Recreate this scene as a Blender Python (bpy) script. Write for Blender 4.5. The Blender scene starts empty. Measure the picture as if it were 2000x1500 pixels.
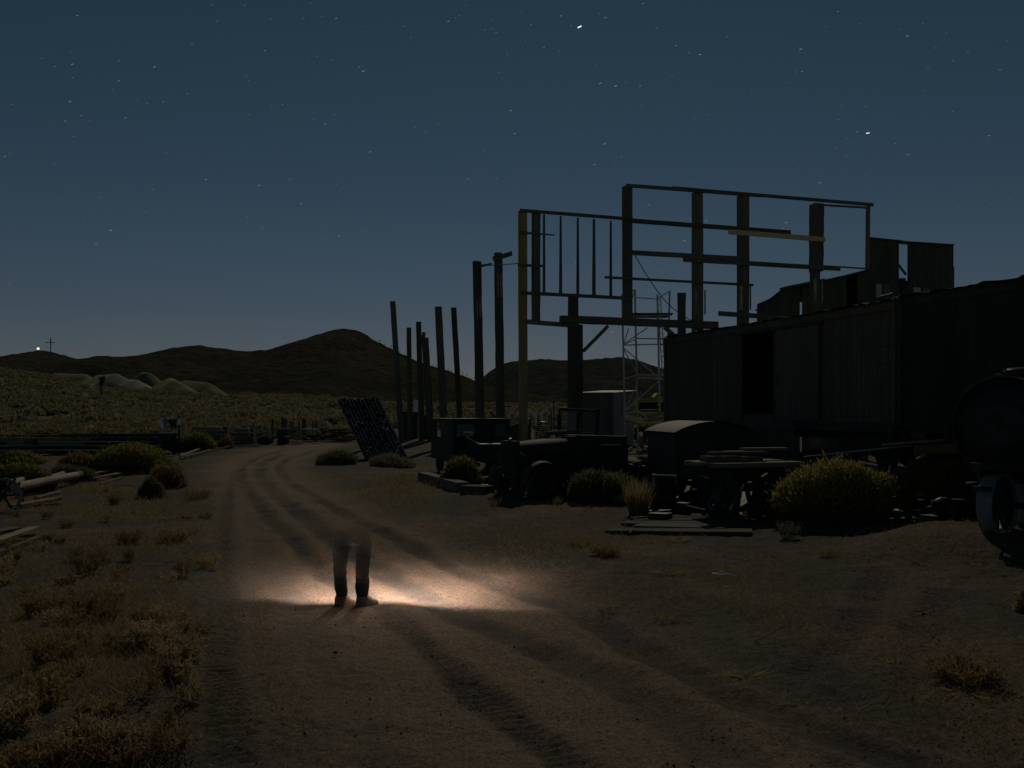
import bpy, math, random
import numpy as np
from mathutils import Vector, Matrix, noise as mnoise

random.seed(7)
rng = np.random.default_rng(7)
scene = bpy.context.scene
COL = scene.collection
R = math.radians
V = Vector

# ------------------------------------------------------------------ camera model
K, HZ, CH = 1900.0, 805.0, 2.4          # focal length in photo pixels, horizon row, eye height

def P(u, v, D):
    return V(((u - 1000) / K * D, D, CH - (v - HZ) / K * D))

# ------------------------------------------------------------------ terrain
CAR_A, CAR_B = np.array([5.37, 34.0]), np.array([10.0, 19.0])
CAR_DIR = (CAR_B - CAR_A) / np.linalg.norm(CAR_B - CAR_A)

def sstep(a, b, x):
    t = np.clip((x - a) / (b - a), 0, 1)
    return t * t * (3 - 2 * t)

def H(x, y):
    x = np.asarray(x, float); y = np.asarray(y, float)
    yy = np.clip(y, 0, 330)
    t = np.clip(yy - 35, -10, 10)
    r = np.where(yy < 25, 0, np.where(yy > 45, yy - 35, (t + 10) ** 2 / 40)) * 0.018
    uu = 1000 + K * x / np.maximum(y, 20.0)
    left = np.interp(uu, [-900, -100, 0, 100, 200, 300, 450, 650, 750, 900], [16, 13, 11, 8.6, 5.2, 4.5, 2.8, 1.6, .3, 0]) * sstep(60, 250, y) * np.clip(y / 300, 0, 1)
    rel_x, rel_y = x - CAR_A[0], y - CAR_A[1]
    s = np.clip(rel_x * CAR_DIR[0] + rel_y * CAR_DIR[1], -3, 40)
    dx, dy = rel_x - s * CAR_DIR[0], rel_y - s * CAR_DIR[1]
    bump = 0.75 * np.exp(-((dx * dx + dy * dy) / 4.4))
    bump = np.maximum(bump, .42 * np.exp(-(((x - 8.2) ** 2 + (y - 16.3) ** 2) / 4.5) ** 2))
    und = 0.05 * np.sin(.31 * x + 1.3) * np.sin(.27 * y + .4) + 0.03 * np.sin(.83 * x + .5 * y)
    far = 0.35 * np.sin(.05 * x + 2) * np.sin(.037 * y) * sstep(60, 140, y)
    return r + left + bump + und * sstep(5, 9, y) + far

def hz(x, y):
    return float(H(x, y))

def G(u, v, dz=0.0):
    """ground point seen at a photo pixel"""
    lo = 2.0
    f = lambda D: (CH - (v - HZ) / K * D) - hz((u - 1000) / K * D, D)
    D = lo
    while D < 420 and f(D) > 0:
        lo = D; D *= 1.03
    a, b = lo, D
    for _ in range(40):
        m = (a + b) / 2
        if f(m) > 0: a = m
        else: b = m
    p = P(u, v, b)
    p.z = hz(p.x, p.y) + dz
    return p

def drop(p, dz=0.0):
    return V((p.x, p.y, hz(p.x, p.y) + dz))

def vnoise(x, y, seed=0):
    r = np.random.default_rng(seed).random((256, 256))
    xi, yi = np.floor(x).astype(int), np.floor(y).astype(int)
    fx, fy = x - xi, y - yi
    fx, fy = fx * fx * (3 - 2 * fx), fy * fy * (3 - 2 * fy)
    a, b = r[xi % 256, yi % 256], r[(xi + 1) % 256, yi % 256]
    c, d = r[xi % 256, (yi + 1) % 256], r[(xi + 1) % 256, (yi + 1) % 256]
    return (a * (1 - fx) + b * fx) * (1 - fy) + (c * (1 - fx) + d * fx) * fy - 0.5

# ------------------------------------------------------------------ materials
def new_mat(name):
    m = bpy.data.materials.new(name); m.use_nodes = True
    nt = m.node_tree
    return m, nt, nt.nodes['Principled BSDF']

def ramp(nt, fac, stops):
    n = nt.nodes.new('ShaderNodeValToRGB')
    el = n.color_ramp.elements
    while len(el) < len(stops): el.new(0.5)
    for e, (p, c) in zip(el, stops):
        e.position = p; e.color = (*c, 1)
    nt.links.new(fac, n.inputs[0])
    return n.outputs[0]

def tex_noise(nt, vec, scale, detail=6, rough=.6, dist=0.0):
    n = nt.nodes.new('ShaderNodeTexNoise')
    n.inputs['Scale'].default_value = scale; n.inputs['Detail'].default_value = detail
    n.inputs['Roughness'].default_value = rough; n.inputs['Distortion'].default_value = dist
    if vec: nt.links.new(vec, n.inputs['Vector'])
    return n.outputs['Fac']

def mapping(nt, scale=(1, 1, 1)):
    g = nt.nodes.new('ShaderNodeNewGeometry')
    m = nt.nodes.new('ShaderNodeMapping'); m.inputs['Scale'].default_value = scale
    nt.links.new(g.outputs['Position'], m.inputs['Vector'])
    return m.outputs[0]

def mix(nt, fac, a, b, mode='MIX'):
    n = nt.nodes.new('ShaderNodeMix'); n.data_type = 'RGBA'; n.blend_type = mode
    for sock, val in ((n.inputs[0], fac), (n.inputs[6], a), (n.inputs[7], b)):
        if isinstance(val, (int, float)): sock.default_value = val
        elif isinstance(val, tuple): sock.default_value = (*val, 1)
        else: nt.links.new(val, sock)
    return n.outputs[2]

def bump(nt, height, strength, dist, bsdf):
    b = nt.nodes.new('ShaderNodeBump')
    b.inputs['Strength'].default_value = strength; b.inputs['Distance'].default_value = dist
    nt.links.new(height, b.inputs['Height']); nt.links.new(b.outputs[0], bsdf.inputs['Normal'])

def mat_stretch(name, c0, c1, c2, scale, rough=.9, spec=.15, metal=0.0, bstr=.5, dist=.01):
    """grain / streak / blotch material stretched along one axis"""
    m, nt, b = new_mat(name)
    v = mapping(nt, scale)
    n1 = tex_noise(nt, v, 1.0, 8, .65, .3)
    n2 = tex_noise(nt, mapping(nt, tuple(s * .13 for s in scale)), 1.0, 4, .6)
    col = ramp(nt, n1, [(.25, c0), (.5, c1), (.78, c2)])
    col = mix(nt, n2, col, tuple(x * .55 for x in c1), 'MULTIPLY') if False else mix(nt, ramp(nt, n2, [(.4, (0, 0, 0)), (.75, (1, 1, 1))]), col, c0)
    oi = nt.nodes.new('ShaderNodeObjectInfo')
    hs = nt.nodes.new('ShaderNodeHueSaturation')
    mp = nt.nodes.new('ShaderNodeMapRange'); mp.inputs['To Min'].default_value = .75; mp.inputs['To Max'].default_value = 1.25
    nt.links.new(oi.outputs['Random'], mp.inputs['Value']); nt.links.new(mp.outputs[0], hs.inputs['Value'])
    nt.links.new(col, hs.inputs['Color']); nt.links.new(hs.outputs[0], b.inputs['Base Color'])
    b.inputs['Roughness'].default_value = rough
    b.inputs['Specular IOR Level'].default_value = spec
    b.inputs['Metallic'].default_value = metal
    bump(nt, n1, bstr, dist, b)
    return m

W_DARK = mat_stretch('weathered_timber_upright', (.105, .12, .085), (.17, .185, .135), (.26, .28, .21), (14, 14, 1.0))
W_DARKH = mat_stretch('weathered_timber_level', (.12, .13, .09), (.21, .215, .15), (.32, .32, .235), (1.0, 5, 14))
W_OLD = mat_stretch('old_plank', (.10, .10, .075), (.17, .165, .125), (.26, .25, .2), (3, 3, 18))
W_YEL = mat_stretch('yellowed_timber', (.36, .29, .12), (.52, .42, .18), (.62, .52, .25), (14, 14, .9))
W_PALE = mat_stretch('fresh_lumber', (.7, .5, .25), (.88, .7, .36), (.92, .8, .5), (1.2, 4, 16))
W_SCAR = mat_stretch('pale_scarred_wood', (.12, .10, .05), (.74, .64, .4), (.9, .82, .58), (10, 10, 14))
W_LUM = mat_stretch('grey_lumber', (.24, .19, .14), (.36, .30, .23), (.5, .43, .34), (6, 6, 6))
CARW = mat_stretch('boxcar_siding', (.105, .108, .08), (.155, .16, .12), (.23, .23, .175), (11, 11, .7))
CARW2 = mat_stretch('darker_boxcar_siding', (.045, .06, .05), (.075, .095, .08), (.12, .145, .125), (11, 11, .7))
SHACKW = mat_stretch('shack_board', (.085, .10, .065), (.14, .16, .105), (.22, .24, .165), (9, 9, .6))
RUST = mat_stretch('rusted_steel', (.035, .04, .036), (.065, .066, .056), (.11, .095, .075), (5, 5, 5), .75, .3)
RUSTL = mat_stretch('light_rust', (.22, .13, .08), (.34, .22, .14), (.45, .32, .22), (5, 5, 5), .8, .2)
BLACKM = mat_stretch('sooty_iron', (.022, .03, .029), (.036, .046, .044), (.06, .07, .064), (3, 3, 3), .55, .3)
STEEL = mat_stretch('scaffold_steel', (.4, .43, .36), (.68, .7, .6), (.8, .8, .72), (8, 8, 3), .6, .4)
GALV = mat_stretch('galvanised_steel', (.10, .12, .12), (.2, .22, .22), (.42, .42, .42), (7, 7, 7), .45, .5, .3)
TIN = mat_stretch('corrugated_tin', (.34, .38, .35), (.5, .53, .48), (.62, .63, .58), (9, 9, .5), .6, .4)
TINROOF = mat_stretch('pale_tin_roof', (.45, .38, .36), (.75, .68, .66), (.85, .82, .8), (4, 4, 4), .5, .4)  # roof tin, paler than the wall tin
TIRE = mat_stretch('tyre_rubber', (.05, .055, .055), (.085, .09, .09), (.13, .135, .13), (9, 9, 9), .8, .2)
RIM = mat_stretch('worn_iron_tyre', (.2, .25, .26), (.33, .4, .41), (.46, .53, .54), (9, 9, 9), .5, .4)
WHITEP = mat_stretch('flaking_white_and_lit_lip', (.74, .77, .74), (.86, .88, .85), (.92, .93, .9), (6, 6, 6), .8, .2)
YELP = mat_stretch('yellow_paint', (.32, .34, .03), (.45, .47, .05), (.55, .55, .1), (5, 5, 5), .6, .3)
ORNG = mat_stretch('orange_rust', (.14, .09, .035), (.24, .15, .06), (.33, .22, .09), (4, 4, 8), .8, .2)
TAIL = mat_stretch('tailings', (.19, .195, .155), (.27, .275, .22), (.34, .34, .28), (.5, .5, .5), .95, .1, 0, .6, .3)
TAILY = mat_stretch('ochre_tailings', (.15, .135, .075), (.22, .20, .11), (.28, .26, .15), (.5, .5, .5), .95, .1, 0, .6, .3)
DENIM = None

def mat_glass():
    m, nt, b = new_mat('dirty_glass')
    v = mapping(nt, (6, 6, 6))
    n = tex_noise(nt, v, 1.0, 6, .6)
    b.inputs['Base Color'].default_value = (.22, .27, .27, 1); b.inputs['Roughness'].default_value = .35
    tr = nt.nodes.new('ShaderNodeBsdfTransparent')
    mx = nt.nodes.new('ShaderNodeMixShader')
    f = ramp(nt, n, [(.3, (.25,) * 3), (.7, (.6,) * 3)])
    nt.links.new(f, mx.inputs[0]); nt.links.new(tr.outputs[0], mx.inputs[1]); nt.links.new(b.outputs[0], mx.inputs[2])
    nt.links.new(mx.outputs[0], nt.nodes['Material Output'].inputs[0])
    return m
GLASS = mat_glass()

def mat_leaf(name, lo, hi, use_random=True, rough=.85):
    m, nt, b = new_mat(name)
    at = nt.nodes.new('ShaderNodeAttribute'); at.attribute_name = 'tint'
    oi = nt.nodes.new('ShaderNodeObjectInfo')
    add = nt.nodes.new('ShaderNodeMath'); add.operation = 'MULTIPLY_ADD'
    nt.links.new(oi.outputs['Random'], add.inputs[0]); add.inputs[1].default_value = .5 if use_random else 0
    sc = nt.nodes.new('ShaderNodeMath'); sc.operation = 'MULTIPLY'; sc.inputs[1].default_value = .5 if use_random else 1.0
    nt.links.new(at.outputs['Fac'], sc.inputs[0]); nt.links.new(sc.outputs[0], add.inputs[2])
    mid = tuple((a + c) / 2 for a, c in zip(lo, hi))
    col = ramp(nt, add.outputs[0], [(0, lo), (.5, mid), (1, hi)])
    nt.links.new(col, b.inputs['Base Color'])
    b.inputs['Roughness'].default_value = rough; b.inputs['Specular IOR Level'].default_value = .1
    tl = nt.nodes.new('ShaderNodeBsdfTranslucent'); nt.links.new(col, tl.inputs[0])
    mx = nt.nodes.new('ShaderNodeMixShader'); mx.inputs[0].default_value = .4
    nt.links.new(b.outputs[0], mx.inputs[1]); nt.links.new(tl.outputs[0], mx.inputs[2])
    nt.links.new(mx.outputs[0], nt.nodes['Material Output'].inputs[0])
    return m

L_GREEN = mat_leaf('rabbitbrush_leaf', (.075, .105, .045), (.18, .22, .085))
L_YEL = mat_leaf('rabbitbrush_blossom', (.25, .215, .06), (.45, .38, .12))
L_SAGE = mat_leaf('sagebrush_leaf', (.13, .125, .075), (.32, .265, .14))
L_SAGE2 = mat_leaf('grey_sagebrush_leaf', (.11, .13, .095), (.22, .23, .16))
L_DRY = mat_leaf('dry_stem', (.15, .105, .055), (.36, .25, .13))
L_RUSTY = mat_leaf('rusty_weed', (.20, .145, .07), (.42, .30, .14))
L_STRAW = mat_leaf('straw', (.24, .18, .095), (.52, .40, .22))
L_JOSH = mat_leaf('joshua_spike', (.02, .035, .02), (.05, .075, .045))

def mat_ground():
    m, nt, b = new_mat('desert_soil')
    v1 = mapping(nt, (1, 1, 1))
    n_big = tex_noise(nt, v1, .33, 5, .6, .4)
    n_mid = tex_noise(nt, v1, 2.4, 6, .65, .3)
    n_fine = tex_noise(nt, v1, 34, 5, .7)
    n_grit = tex_noise(nt, v1, 130, 3, .7)
    base = ramp(nt, n_mid, [(.28, (.07, .072, .058)), (.5, (.11, .103, .083)), (.72, (.16, .142, .11))])
    red = ramp(nt, n_big, [(.35, (.07, .078, .068)), (.5, (.12, .106, .085)), (.68, (.27, .175, .12))])
    col = mix(nt, .55, base, red)
    grit = ramp(nt, n_grit, [(.3, (.5, .5, .5)), (.5, (.95, .95, .95)), (.72, (1.5, 1.45, 1.4))])
    col = mix(nt, .85, col, grit, 'MULTIPLY')
    clod = ramp(nt, tex_noise(nt, v1, 13, 6, .75, .4), [(.34, (.38, .4, .42)), (.5, (.95, .95, .95)), (.66, (1.55, 1.5, 1.4))])
    col = mix(nt, .9, col, clod, 'MULTIPLY')
    speck = ramp(nt, n_fine, [(.33, (.5, .5, .52)), (.5, (1, 1, 1)), (.68, (1.5, 1.48, 1.42))])
    # bare, ground-down dust on the travelled part of the road; straw litter beside it; brush soil far off
    ar = nt.nodes.new('ShaderNodeAttribute'); ar.attribute_name = 'road'
    at = nt.nodes.new('ShaderNodeAttribute'); at.attribute_name = 'rut'
    dust = ramp(nt, n_fine, [(.3, (.235, .175, .128)), (.7, (.38, .28, .198))])
    f_d = nt.nodes.new('ShaderNodeMath'); f_d.operation = 'MULTIPLY'; f_d.inputs[1].default_value = .6
    nt.links.new(ar.outputs['Fac'], f_d.inputs[0])
    col = mix(nt, f_d.outputs[0], col, dust)
    f_r = nt.nodes.new('ShaderNodeMath'); f_r.operation = 'MULTIPLY'; f_r.inputs[1].default_value = .78
    nt.links.new(at.outputs['Fac'], f_r.inputs[0])
    col = mix(nt, f_r.outputs[0], col, (.085, .082, .075))
    col = mix(nt, .8, col, speck, 'MULTIPLY')
    sep = nt.nodes.new('ShaderNodeSeparateXYZ'); nt.links.new(v1, sep.inputs[0])
    mr = nt.nodes.new('ShaderNodeMapRange'); mr.inputs['From Min'].default_value = 55; mr.inputs['From Max'].default_value = 110
    nt.links.new(sep.outputs['Y'], mr.inputs['Value'])
    scrub = ramp(nt, tex_noise(nt, v1, .5, 6, .7), [(.35, (.07, .06, .03)), (.5, (.13, .10, .045)), (.65, (.2, .145, .06))])
    col = mix(nt, mr.outputs[0], col, scrub)
    nt.links.new(col, b.inputs['Base Color'])
    b.inputs['Roughness'].default_value = .95; b.inputs['Specular IOR Level'].default_value = .08
    hsum = nt.nodes.new('ShaderNodeMath'); hsum.operation = 'MULTIPLY_ADD'; hsum.inputs[1].default_value = .45
    nt.links.new(n_grit, hsum.inputs[0]); nt.links.new(n_fine, hsum.inputs[2])
    bump(nt, hsum.outputs[0], .9, .035, b)
    return m
SOIL = mat_ground()

def mat_hill(name, stops, sc):
    m, nt, b = new_mat(name)
    v = mapping(nt, (1, 1, 1))
    n1 = tex_noise(nt, v, sc, 8, .7, .5)
    n2 = tex_noise(nt, v, sc * 14, 4, .7)
    col = ramp(nt, n1, stops)
    col = mix(nt, .8, col, ramp(nt, n2, [(.35, (.45, .5, .5)), (.6, (1.3, 1.25, 1.15))]), 'MULTIPLY')
    nt.links.new(col, b.inputs['Base Color']); b.inputs['Roughness'].default_value = 1
    b.inputs['Specular IOR Level'].default_value = 0
    bump(nt, n2, .7, 3.0, b)
    return m

def mat_emit(name, col, s):
    m, nt, b = new_mat(name)
    e = nt.nodes.new('ShaderNodeEmission'); e.inputs[0].default_value = (*col, 1); e.inputs[1].default_value = s
    nt.links.new(e.outputs[0], nt.nodes['Material Output'].inputs[0])
    return m

# ------------------------------------------------------------------ mesh builder
class MB:
    def __init__(s): s.v, s.f, s.m = [], [], []
    def add(s, vs, fs, m=0):
        o = len(s.v)
        s.v += [tuple(p) for p in vs]
        s.f += [tuple(i + o for i in f) for f in fs]
        s.m += [m] * len(fs)
        return s
    def hexa(s, c, m=0):
        return s.add(c, [(0, 3, 2, 1), (4, 5, 6, 7), (0, 1, 5, 4), (1, 2, 6, 5), (2, 3, 7, 6), (3, 0, 4, 7)], m)
    def box(s, c, a, b, d, m=0):
        c, a, b, d = V(c), V(a), V(b), V(d)
        return s.hexa([c - a - b - d, c + a - b - d, c + a + b - d, c - a + b - d, c - a - b + d, c + a - b + d, c + a + b + d, c - a + b + d], m)
    def beam(s, p, q, w, h, side=None, m=0, seg=1, jit=0.0, w2=None):
        """bar from p to q; w along `side`, h across"""
        p, q = V(p), V(q); d = (q - p).normalized()
        sd = V(side) if side is not None else (d.cross(V((0, 0, 1))) if abs(d.z) < .9 else V((1, 0, 0)))
        sd = (sd - d * sd.dot(d)).normalized(); up = d.cross(sd).normalized()
        w2 = w if w2 is None else w2
        n0 = len(s.v)
        for i in range(seg + 1):
            t = i / seg; c = p.lerp(q, t); ww = w + (w2 - w) * t
            for sx, sy in ((-1, -1), (1, -1), (1, 1), (-1, 1)):
                j = 1 + random.uniform(-jit, jit)
                s.v.append(tuple(c + sd * (sx * ww / 2 * j) + up * (sy * h / 2 * (1 + random.uniform(-jit, jit))) + d * (random.uniform(-jit, jit) * w if i in (0, seg) else 0)))
        for i in range(seg):
            a = n0 + 4 * i
            for k in range(4):
                s.f.append((a + k, a + (k + 1) % 4, a + 4 + (k + 1) % 4, a + 4 + k)); s.m.append(m)
        s.f.append((n0 + 3, n0 + 2, n0 + 1, n0)); s.m.append(m)
        e = n0 + 4 * seg
        s.f.append((e, e + 1, e + 2, e + 3)); s.m.append(m)
        return s
    def tube(s, pts, r, n=8, m=0, r2=None, caps=True):
        pts = [V(p) for p in pts]; r2 = r if r2 is None else r2
        n0 = len(s.v); L = len(pts)
        d0 = (pts[1] - pts[0]).normalized()
        a = d0.cross(V((0, 0, 1))) if abs(d0.z) < .9 else V((1, 0, 0))
        for i, p in enumerate(pts):
            d = (pts[min(i + 1, L - 1)] - pts[max(i - 1, 0)]).normalized()
            a = (a - d * a.dot(d)).normalized(); b = d.cross(a)
            rr = r + (r2 - r) * i / (L - 1)
            for k in range(n):
                t = 2 * math.pi * k / n
                s.v.append(tuple(p + a * (rr * math.cos(t)) + b * (rr * math.sin(t))))
        for i in range(L - 1):
            for k in range(n):
                s.f.append((n0 + i * n + k, n0 + i * n + (k + 1) % n, n0 + (i + 1) * n + (k + 1) % n, n0 + (i + 1) * n + k)); s.m.append(m)
        if caps:
            s.f.append(tuple(n0 + k for k in range(n))[::-1]); s.m.append(m)
            s.f.append(tuple(n0 + (L - 1) * n + k for k in range(n))); s.m.append(m)
        return s
    def lathe(s, c, axis, prof, n=32, m=0, start=0.0, sweep=2 * math.pi, ref=None):
        """prof = [(radius, offset along axis)], closed profile loop"""
        c, ax = V(c), V(axis).normalized()
        a = V(ref) if ref is not None else (ax.cross(V((0, 0, 1))) if abs(ax.z) < .9 else V((1, 0, 0)))
        a = (a - ax * a.dot(ax)).normalized(); b = ax.cross(a)
        full = abs(sweep - 2 * math.pi) < 1e-6
        N = n if full else n + 1; k = len(prof); n0 = len(s.v)
        for i in range(N):
            t = start + sweep * i / n
            d = a * math.cos(t) + b * math.sin(t)
            for r, o in prof: s.v.append(tuple(c + d * r + ax * o))
        for i in range(n):
            i2 = (i + 1) % N
            for j in range(k):
                j2 = (j + 1) % k
                s.f.append((n0 + i * k + j, n0 + i * k + j2, n0 + i2 * k + j2, n0 + i2 * k + j)); s.m.append(m)
        if not full:
            s.f.append(tuple(n0 + j for j in range(k))); s.m.append(m)
            s.f.append(tuple(n0 + n * k + j for j in range(k))[::-1]); s.m.append(m)
        return s
    def build(s, name, mats, parent=None, smooth=False):
        if not isinstance(mats, (list, tuple)): mats = [mats]
        me = bpy.data.meshes.new(name)
        off = V(parent.location) if parent is not None else V((0, 0, 0))
        if parent is not None and parent.parent is not None: off = V(parent['world_at'])
        loc = V((0, 0, 0))
        if parent is None:
            a = np.array(s.v); loc = V(((a[:, 0].min() + a[:, 0].max()) / 2, (a[:, 1].min() + a[:, 1].max()) / 2, a[:, 2].min()))
            off = loc
        me.from_pydata([tuple(V(p) - off) for p in s.v], [], s.f)
        for mt in mats: me.materials.append(mt)
        me.polygons.foreach_set('material_index', s.m)
        if smooth: me.polygons.foreach_set('use_smooth', [True] * len(me.polygons))
        me.update()
        o = bpy.data.objects.new(name, me); COL.objects.link(o)
        o.location = loc
        if parent is not None:
            o.parent = parent; o['world_at'] = tuple(off)
        return o

def tag(o, label=None, cat=None, group=None, kind=None):
    if label: o['label'] = label
    if cat: o['category'] = cat
    if group: o['group'] = group
    if kind: o['kind'] = kind
    return o

def thing(name, label, cat, loc, group=None):
    o = bpy.data.objects.new(name, None); COL.objects.link(o)
    o.location = loc; o.empty_display_size = .3
    return tag(o, label, cat, group)

# numpy foliage: blades given as base, direction, width vectors
def blades_mesh(name, base, direc, width, tint, matidx, mats, parent=None, loc=V((0, 0, 0)), curved=False):
    n = len(base)
    if curved:   # five-vertex bent blade: 2 quads worth of faces (quad + tri)
        mid = base + direc * .55
        tip = base + direc + np.c_[np.zeros((n, 2)), -.25 * np.linalg.norm(direc, axis=1)] * rng.random((n, 1))
        vs = np.stack([base - width, base + width, mid + width * .7, mid - width * .7, tip], 1).reshape(-1, 3)
        idx = np.arange(n)[:, None] * 5
        quads = np.hstack([idx, idx + 1, idx + 2, idx + 3]); tris = np.hstack([idx + 3, idx + 2, idx + 4])
        loops = np.hstack([quads, tris]).ravel()
        sizes = np.tile([4, 3], n); per = 5; mi = np.repeat(matidx, 2)
    else:
        tip = base + direc
        vs = np.stack([base - width, base + width, tip], 1).reshape(-1, 3)
        loops = np.arange(3 * n); sizes = np.full(n, 3); per = 3; mi = matidx
    me = bpy.data.meshes.new(name)
    me.vertices.add(len(vs)); me.vertices.foreach_set('co', vs.astype(np.float32).ravel())
    me.loops.add(len(loops)); me.loops.foreach_set('vertex_index', loops.astype(np.int32))
    starts = np.concatenate([[0], np.cumsum(sizes)[:-1]])
    me.polygons.add(len(sizes)); me.polygons.foreach_set('loop_start', starts.astype(np.int32))
    for mt in mats: me.materials.append(mt)
    me.polygons.foreach_set('material_index', np.asarray(mi, np.int32))
    a = me.attributes.new('tint', 'FLOAT', 'POINT')
    a.data.foreach_set('value', np.repeat(tint, per).astype(np.float32))
    me.update(calc_edges=True); me.validate()
    o = bpy.data.objects.new(name, me); COL.objects.link(o); o.location = loc
    if parent: o.parent = parent
    return o

def unit(a):
    return a / np.maximum(np.linalg.norm(a, axis=1, keepdims=True), 1e-9)

def dome_blades(n, rx, ry, rz, size, lumps=7, seed=1, wmul=1.0):
    """points through a lumpy half-ellipsoid, thicker toward its skin"""
    g = np.random.default_rng(seed)
    d = g.normal(size=(n, 3)); d[:, 2] = np.abs(d[:, 2]) * .9 + .02; d = unit(d)
    lc = unit(np.c_[g.normal(size=(lumps, 2)), np.abs(g.normal(size=lumps)) * .8 + .1])
    lam = np.max(1 - np.clip(np.linalg.norm(d[:, None] - lc[None], axis=2) / .75, 0, 1) ** 2, axis=1)
    rad = (.68 + .32 * lam) * (1 - .62 * g.random(n) ** 2.0) * (1 + .07 * g.normal(size=n) * (g.random(n) < .25))
    base = d * np.array([rx, ry, rz]) * rad[:, None]
    direc = unit(d * np.array([1, 1, 1.2]) + g.normal(size=(n, 3)) * .5 + np.array([0, 0, .45])) * (size * (.5 + g.random(n)))[:, None]
    wid = unit(np.cross(direc, g.normal(size=(n, 3)))) * (size * .11 * wmul * (.5 + g.random(n)))[:, None]
    return base, direc, wid, rad, d, lam, g

def bush_blades(rx, ry, rz, n, size, seed, flower=.55, lumps=9, wmul=1.0):
    base, direc, wid, rad, d, lam, g = dome_blades(n, rx, ry, rz, size, lumps, seed, wmul)
    mi = ((rad > .74) & (d[:, 2] > .18) & (g.random(n) < flower * (.45 + .75 * lam))).astype(int)
    wid[mi == 1] *= 1.35; direc[mi == 1] *= .6
    tint = np.clip(.5 * g.random(n) + .5 * lam, 0, 1)
    # bare stems from the root
    k = max(20, n // 60)
    sd = unit(np.c_[g.normal(size=(k, 2)) * .8, np.abs(g.normal(size=k)) + .3])
    sb = np.zeros((k, 3)); sdir = sd * np.array([rx, ry, rz]) * .8
    sw = unit(np.cross(sdir, g.normal(size=(k, 3)))) * size * .08
    return (np.vstack([base, sb]), np.vstack([direc, sdir]), np.vstack([wid, sw]), np.r_[tint, g.random(k)], np.r_[mi, np.full(k, 2)])

def bush(u0, u1, vtop, vbase, label, seed, leaf=None, flower_mat=None, n=5000, flower=.55, size=.11, name='rabbitbrush', cat='bush', depth=.8, group=None, D=None, lumps=9):
    c = G((u0 + u1) / 2, vbase) if D is None else drop(P((u0 + u1) / 2, vbase, D))
    rx = (u1 - u0) / 2 / K * c.y; ry = rx * depth
    c2 = drop(V((c.x * (1 + ry / c.y), c.y + ry * .9, 0)))
    rx *= c2.y / c.y
    rz = (CH - (vtop - HZ) / K * c2.y) - c2.z
    b = bush_blades(rx * 1.06, ry, rz, n, size, seed, flower, lumps)
    o = blades_mesh(name, *b[:4], b[4], [leaf or L_GREEN, flower_mat or L_YEL, L_DRY], loc=c2 - V((0, 0, .03)))
    return tag(o, label, cat, group)

def tuft(u, v, hgt_px, spread_px, n, label, mat, seed, name='dry_weed', lean=.35, cat='weed', D=None, wid=.0045, curved=True, seeds=False):
    g = np.random.default_rng(seed); n = int(n * 1.25)
    c = G(u, v) if D is None else drop(P(u, v, D))
    s = c.y / K; hgt, sp = hgt_px * s, spread_px * s / 2
    ang = g.random(n) * 2 * math.pi; rr = sp * .55 * np.sqrt(g.random(n))
    base = np.c_[rr * np.cos(ang), rr * np.sin(ang), np.zeros(n)]
    hh = hgt * (.35 + .65 * g.random(n) ** .8)
    direc = np.c_[np.cos(ang) * sp * lean + g.normal(size=n) * sp * .25, np.sin(ang) * sp * lean + g.normal(size=n) * sp * .25, hh]
    w = unit(np.cross(direc, g.normal(size=(n, 3)))) * wid
    mi = np.zeros(n, int); tint = g.random(n)
    if seeds:   # small side leaves / seed heads up each stem
        k = n * 9
        pick = g.integers(0, n, k); t = .3 + .7 * g.random(k)
        sb = base[pick] + direc[pick] * t[:, None] * .9
        sd = unit(g.normal(size=(k, 3)) + np.array([0, 0, .8])) * (.035 + .05 * g.random((k, 1)))
        sw = unit(np.cross(sd, g.normal(size=(k, 3)))) * wid * 1.5
        base, direc, w = np.vstack([base, sb]), np.vstack([direc, sd]), np.vstack([w, sw])
        mi = np.zeros(len(base), int); tint = np.r_[tint, g.random(k)]
    o = blades_mesh(name, base, direc, w, tint, mi, [mat], loc=c - V((0, 0, .01)), curved=curved)
    return tag(o, label, cat)

# ================================================================== GROUND
def px_line(pts):
    return np.array([[G(u, v).x, G(u, v).y] for u, v in pts])

TRACKS = [
    (px_line([(1800, 1496), (1600, 1428), (1500, 1384), (1400, 1348), (1280, 1280), (1200, 1226), (1120, 1188), (1000, 1148), (880, 1104), (800, 1060), (680, 1004), (600, 960), (555, 932), (542, 912), (560, 894), (610, 878)]), .18, .075, 0),
    (px_line([(1130, 1499), (1020, 1408), (932, 1344), (880, 1300), (840, 1260), (760, 1188), (624, 1108), (592, 1068), (532, 1016), (470, 935), (470, 912), (500, 892), (560, 876)]), .19, .05, 1),
    (px_line([(1450, 1490), (1320, 1400), (1200, 1324), (1040, 1252), (896, 1196), (780, 1130), (690, 1075), (600, 1010), (535, 960), (505, 925), (510, 903), (550, 885)]), .25, .068, 0),
    (px_line([(470, 1495), (440, 1380), (425, 1260), (430, 1120), (436, 1020), (448, 950), (470, 905), (520, 884)]), .16, .03, 1),
    (px_line([(760, 1495), (700, 1400), (640, 1300), (600, 1230), (560, 1150), (520, 1080), (490, 1000)]), .2, .02, 0),
    (px_line([(1560, 1320), (1660, 1240), (1700, 1160), (1720, 1110)]), .2, .025, 1),
    (px_line([(1740, 1300), (1800, 1230), (1850, 1150)]), .2, .02, 1),
]
ROADC = px_line([(1150, 1490), (1000, 1350), (850, 1200), (700, 1090), (590, 1000), (510, 930), (500, 903), (560, 880), (640, 862)])

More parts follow.
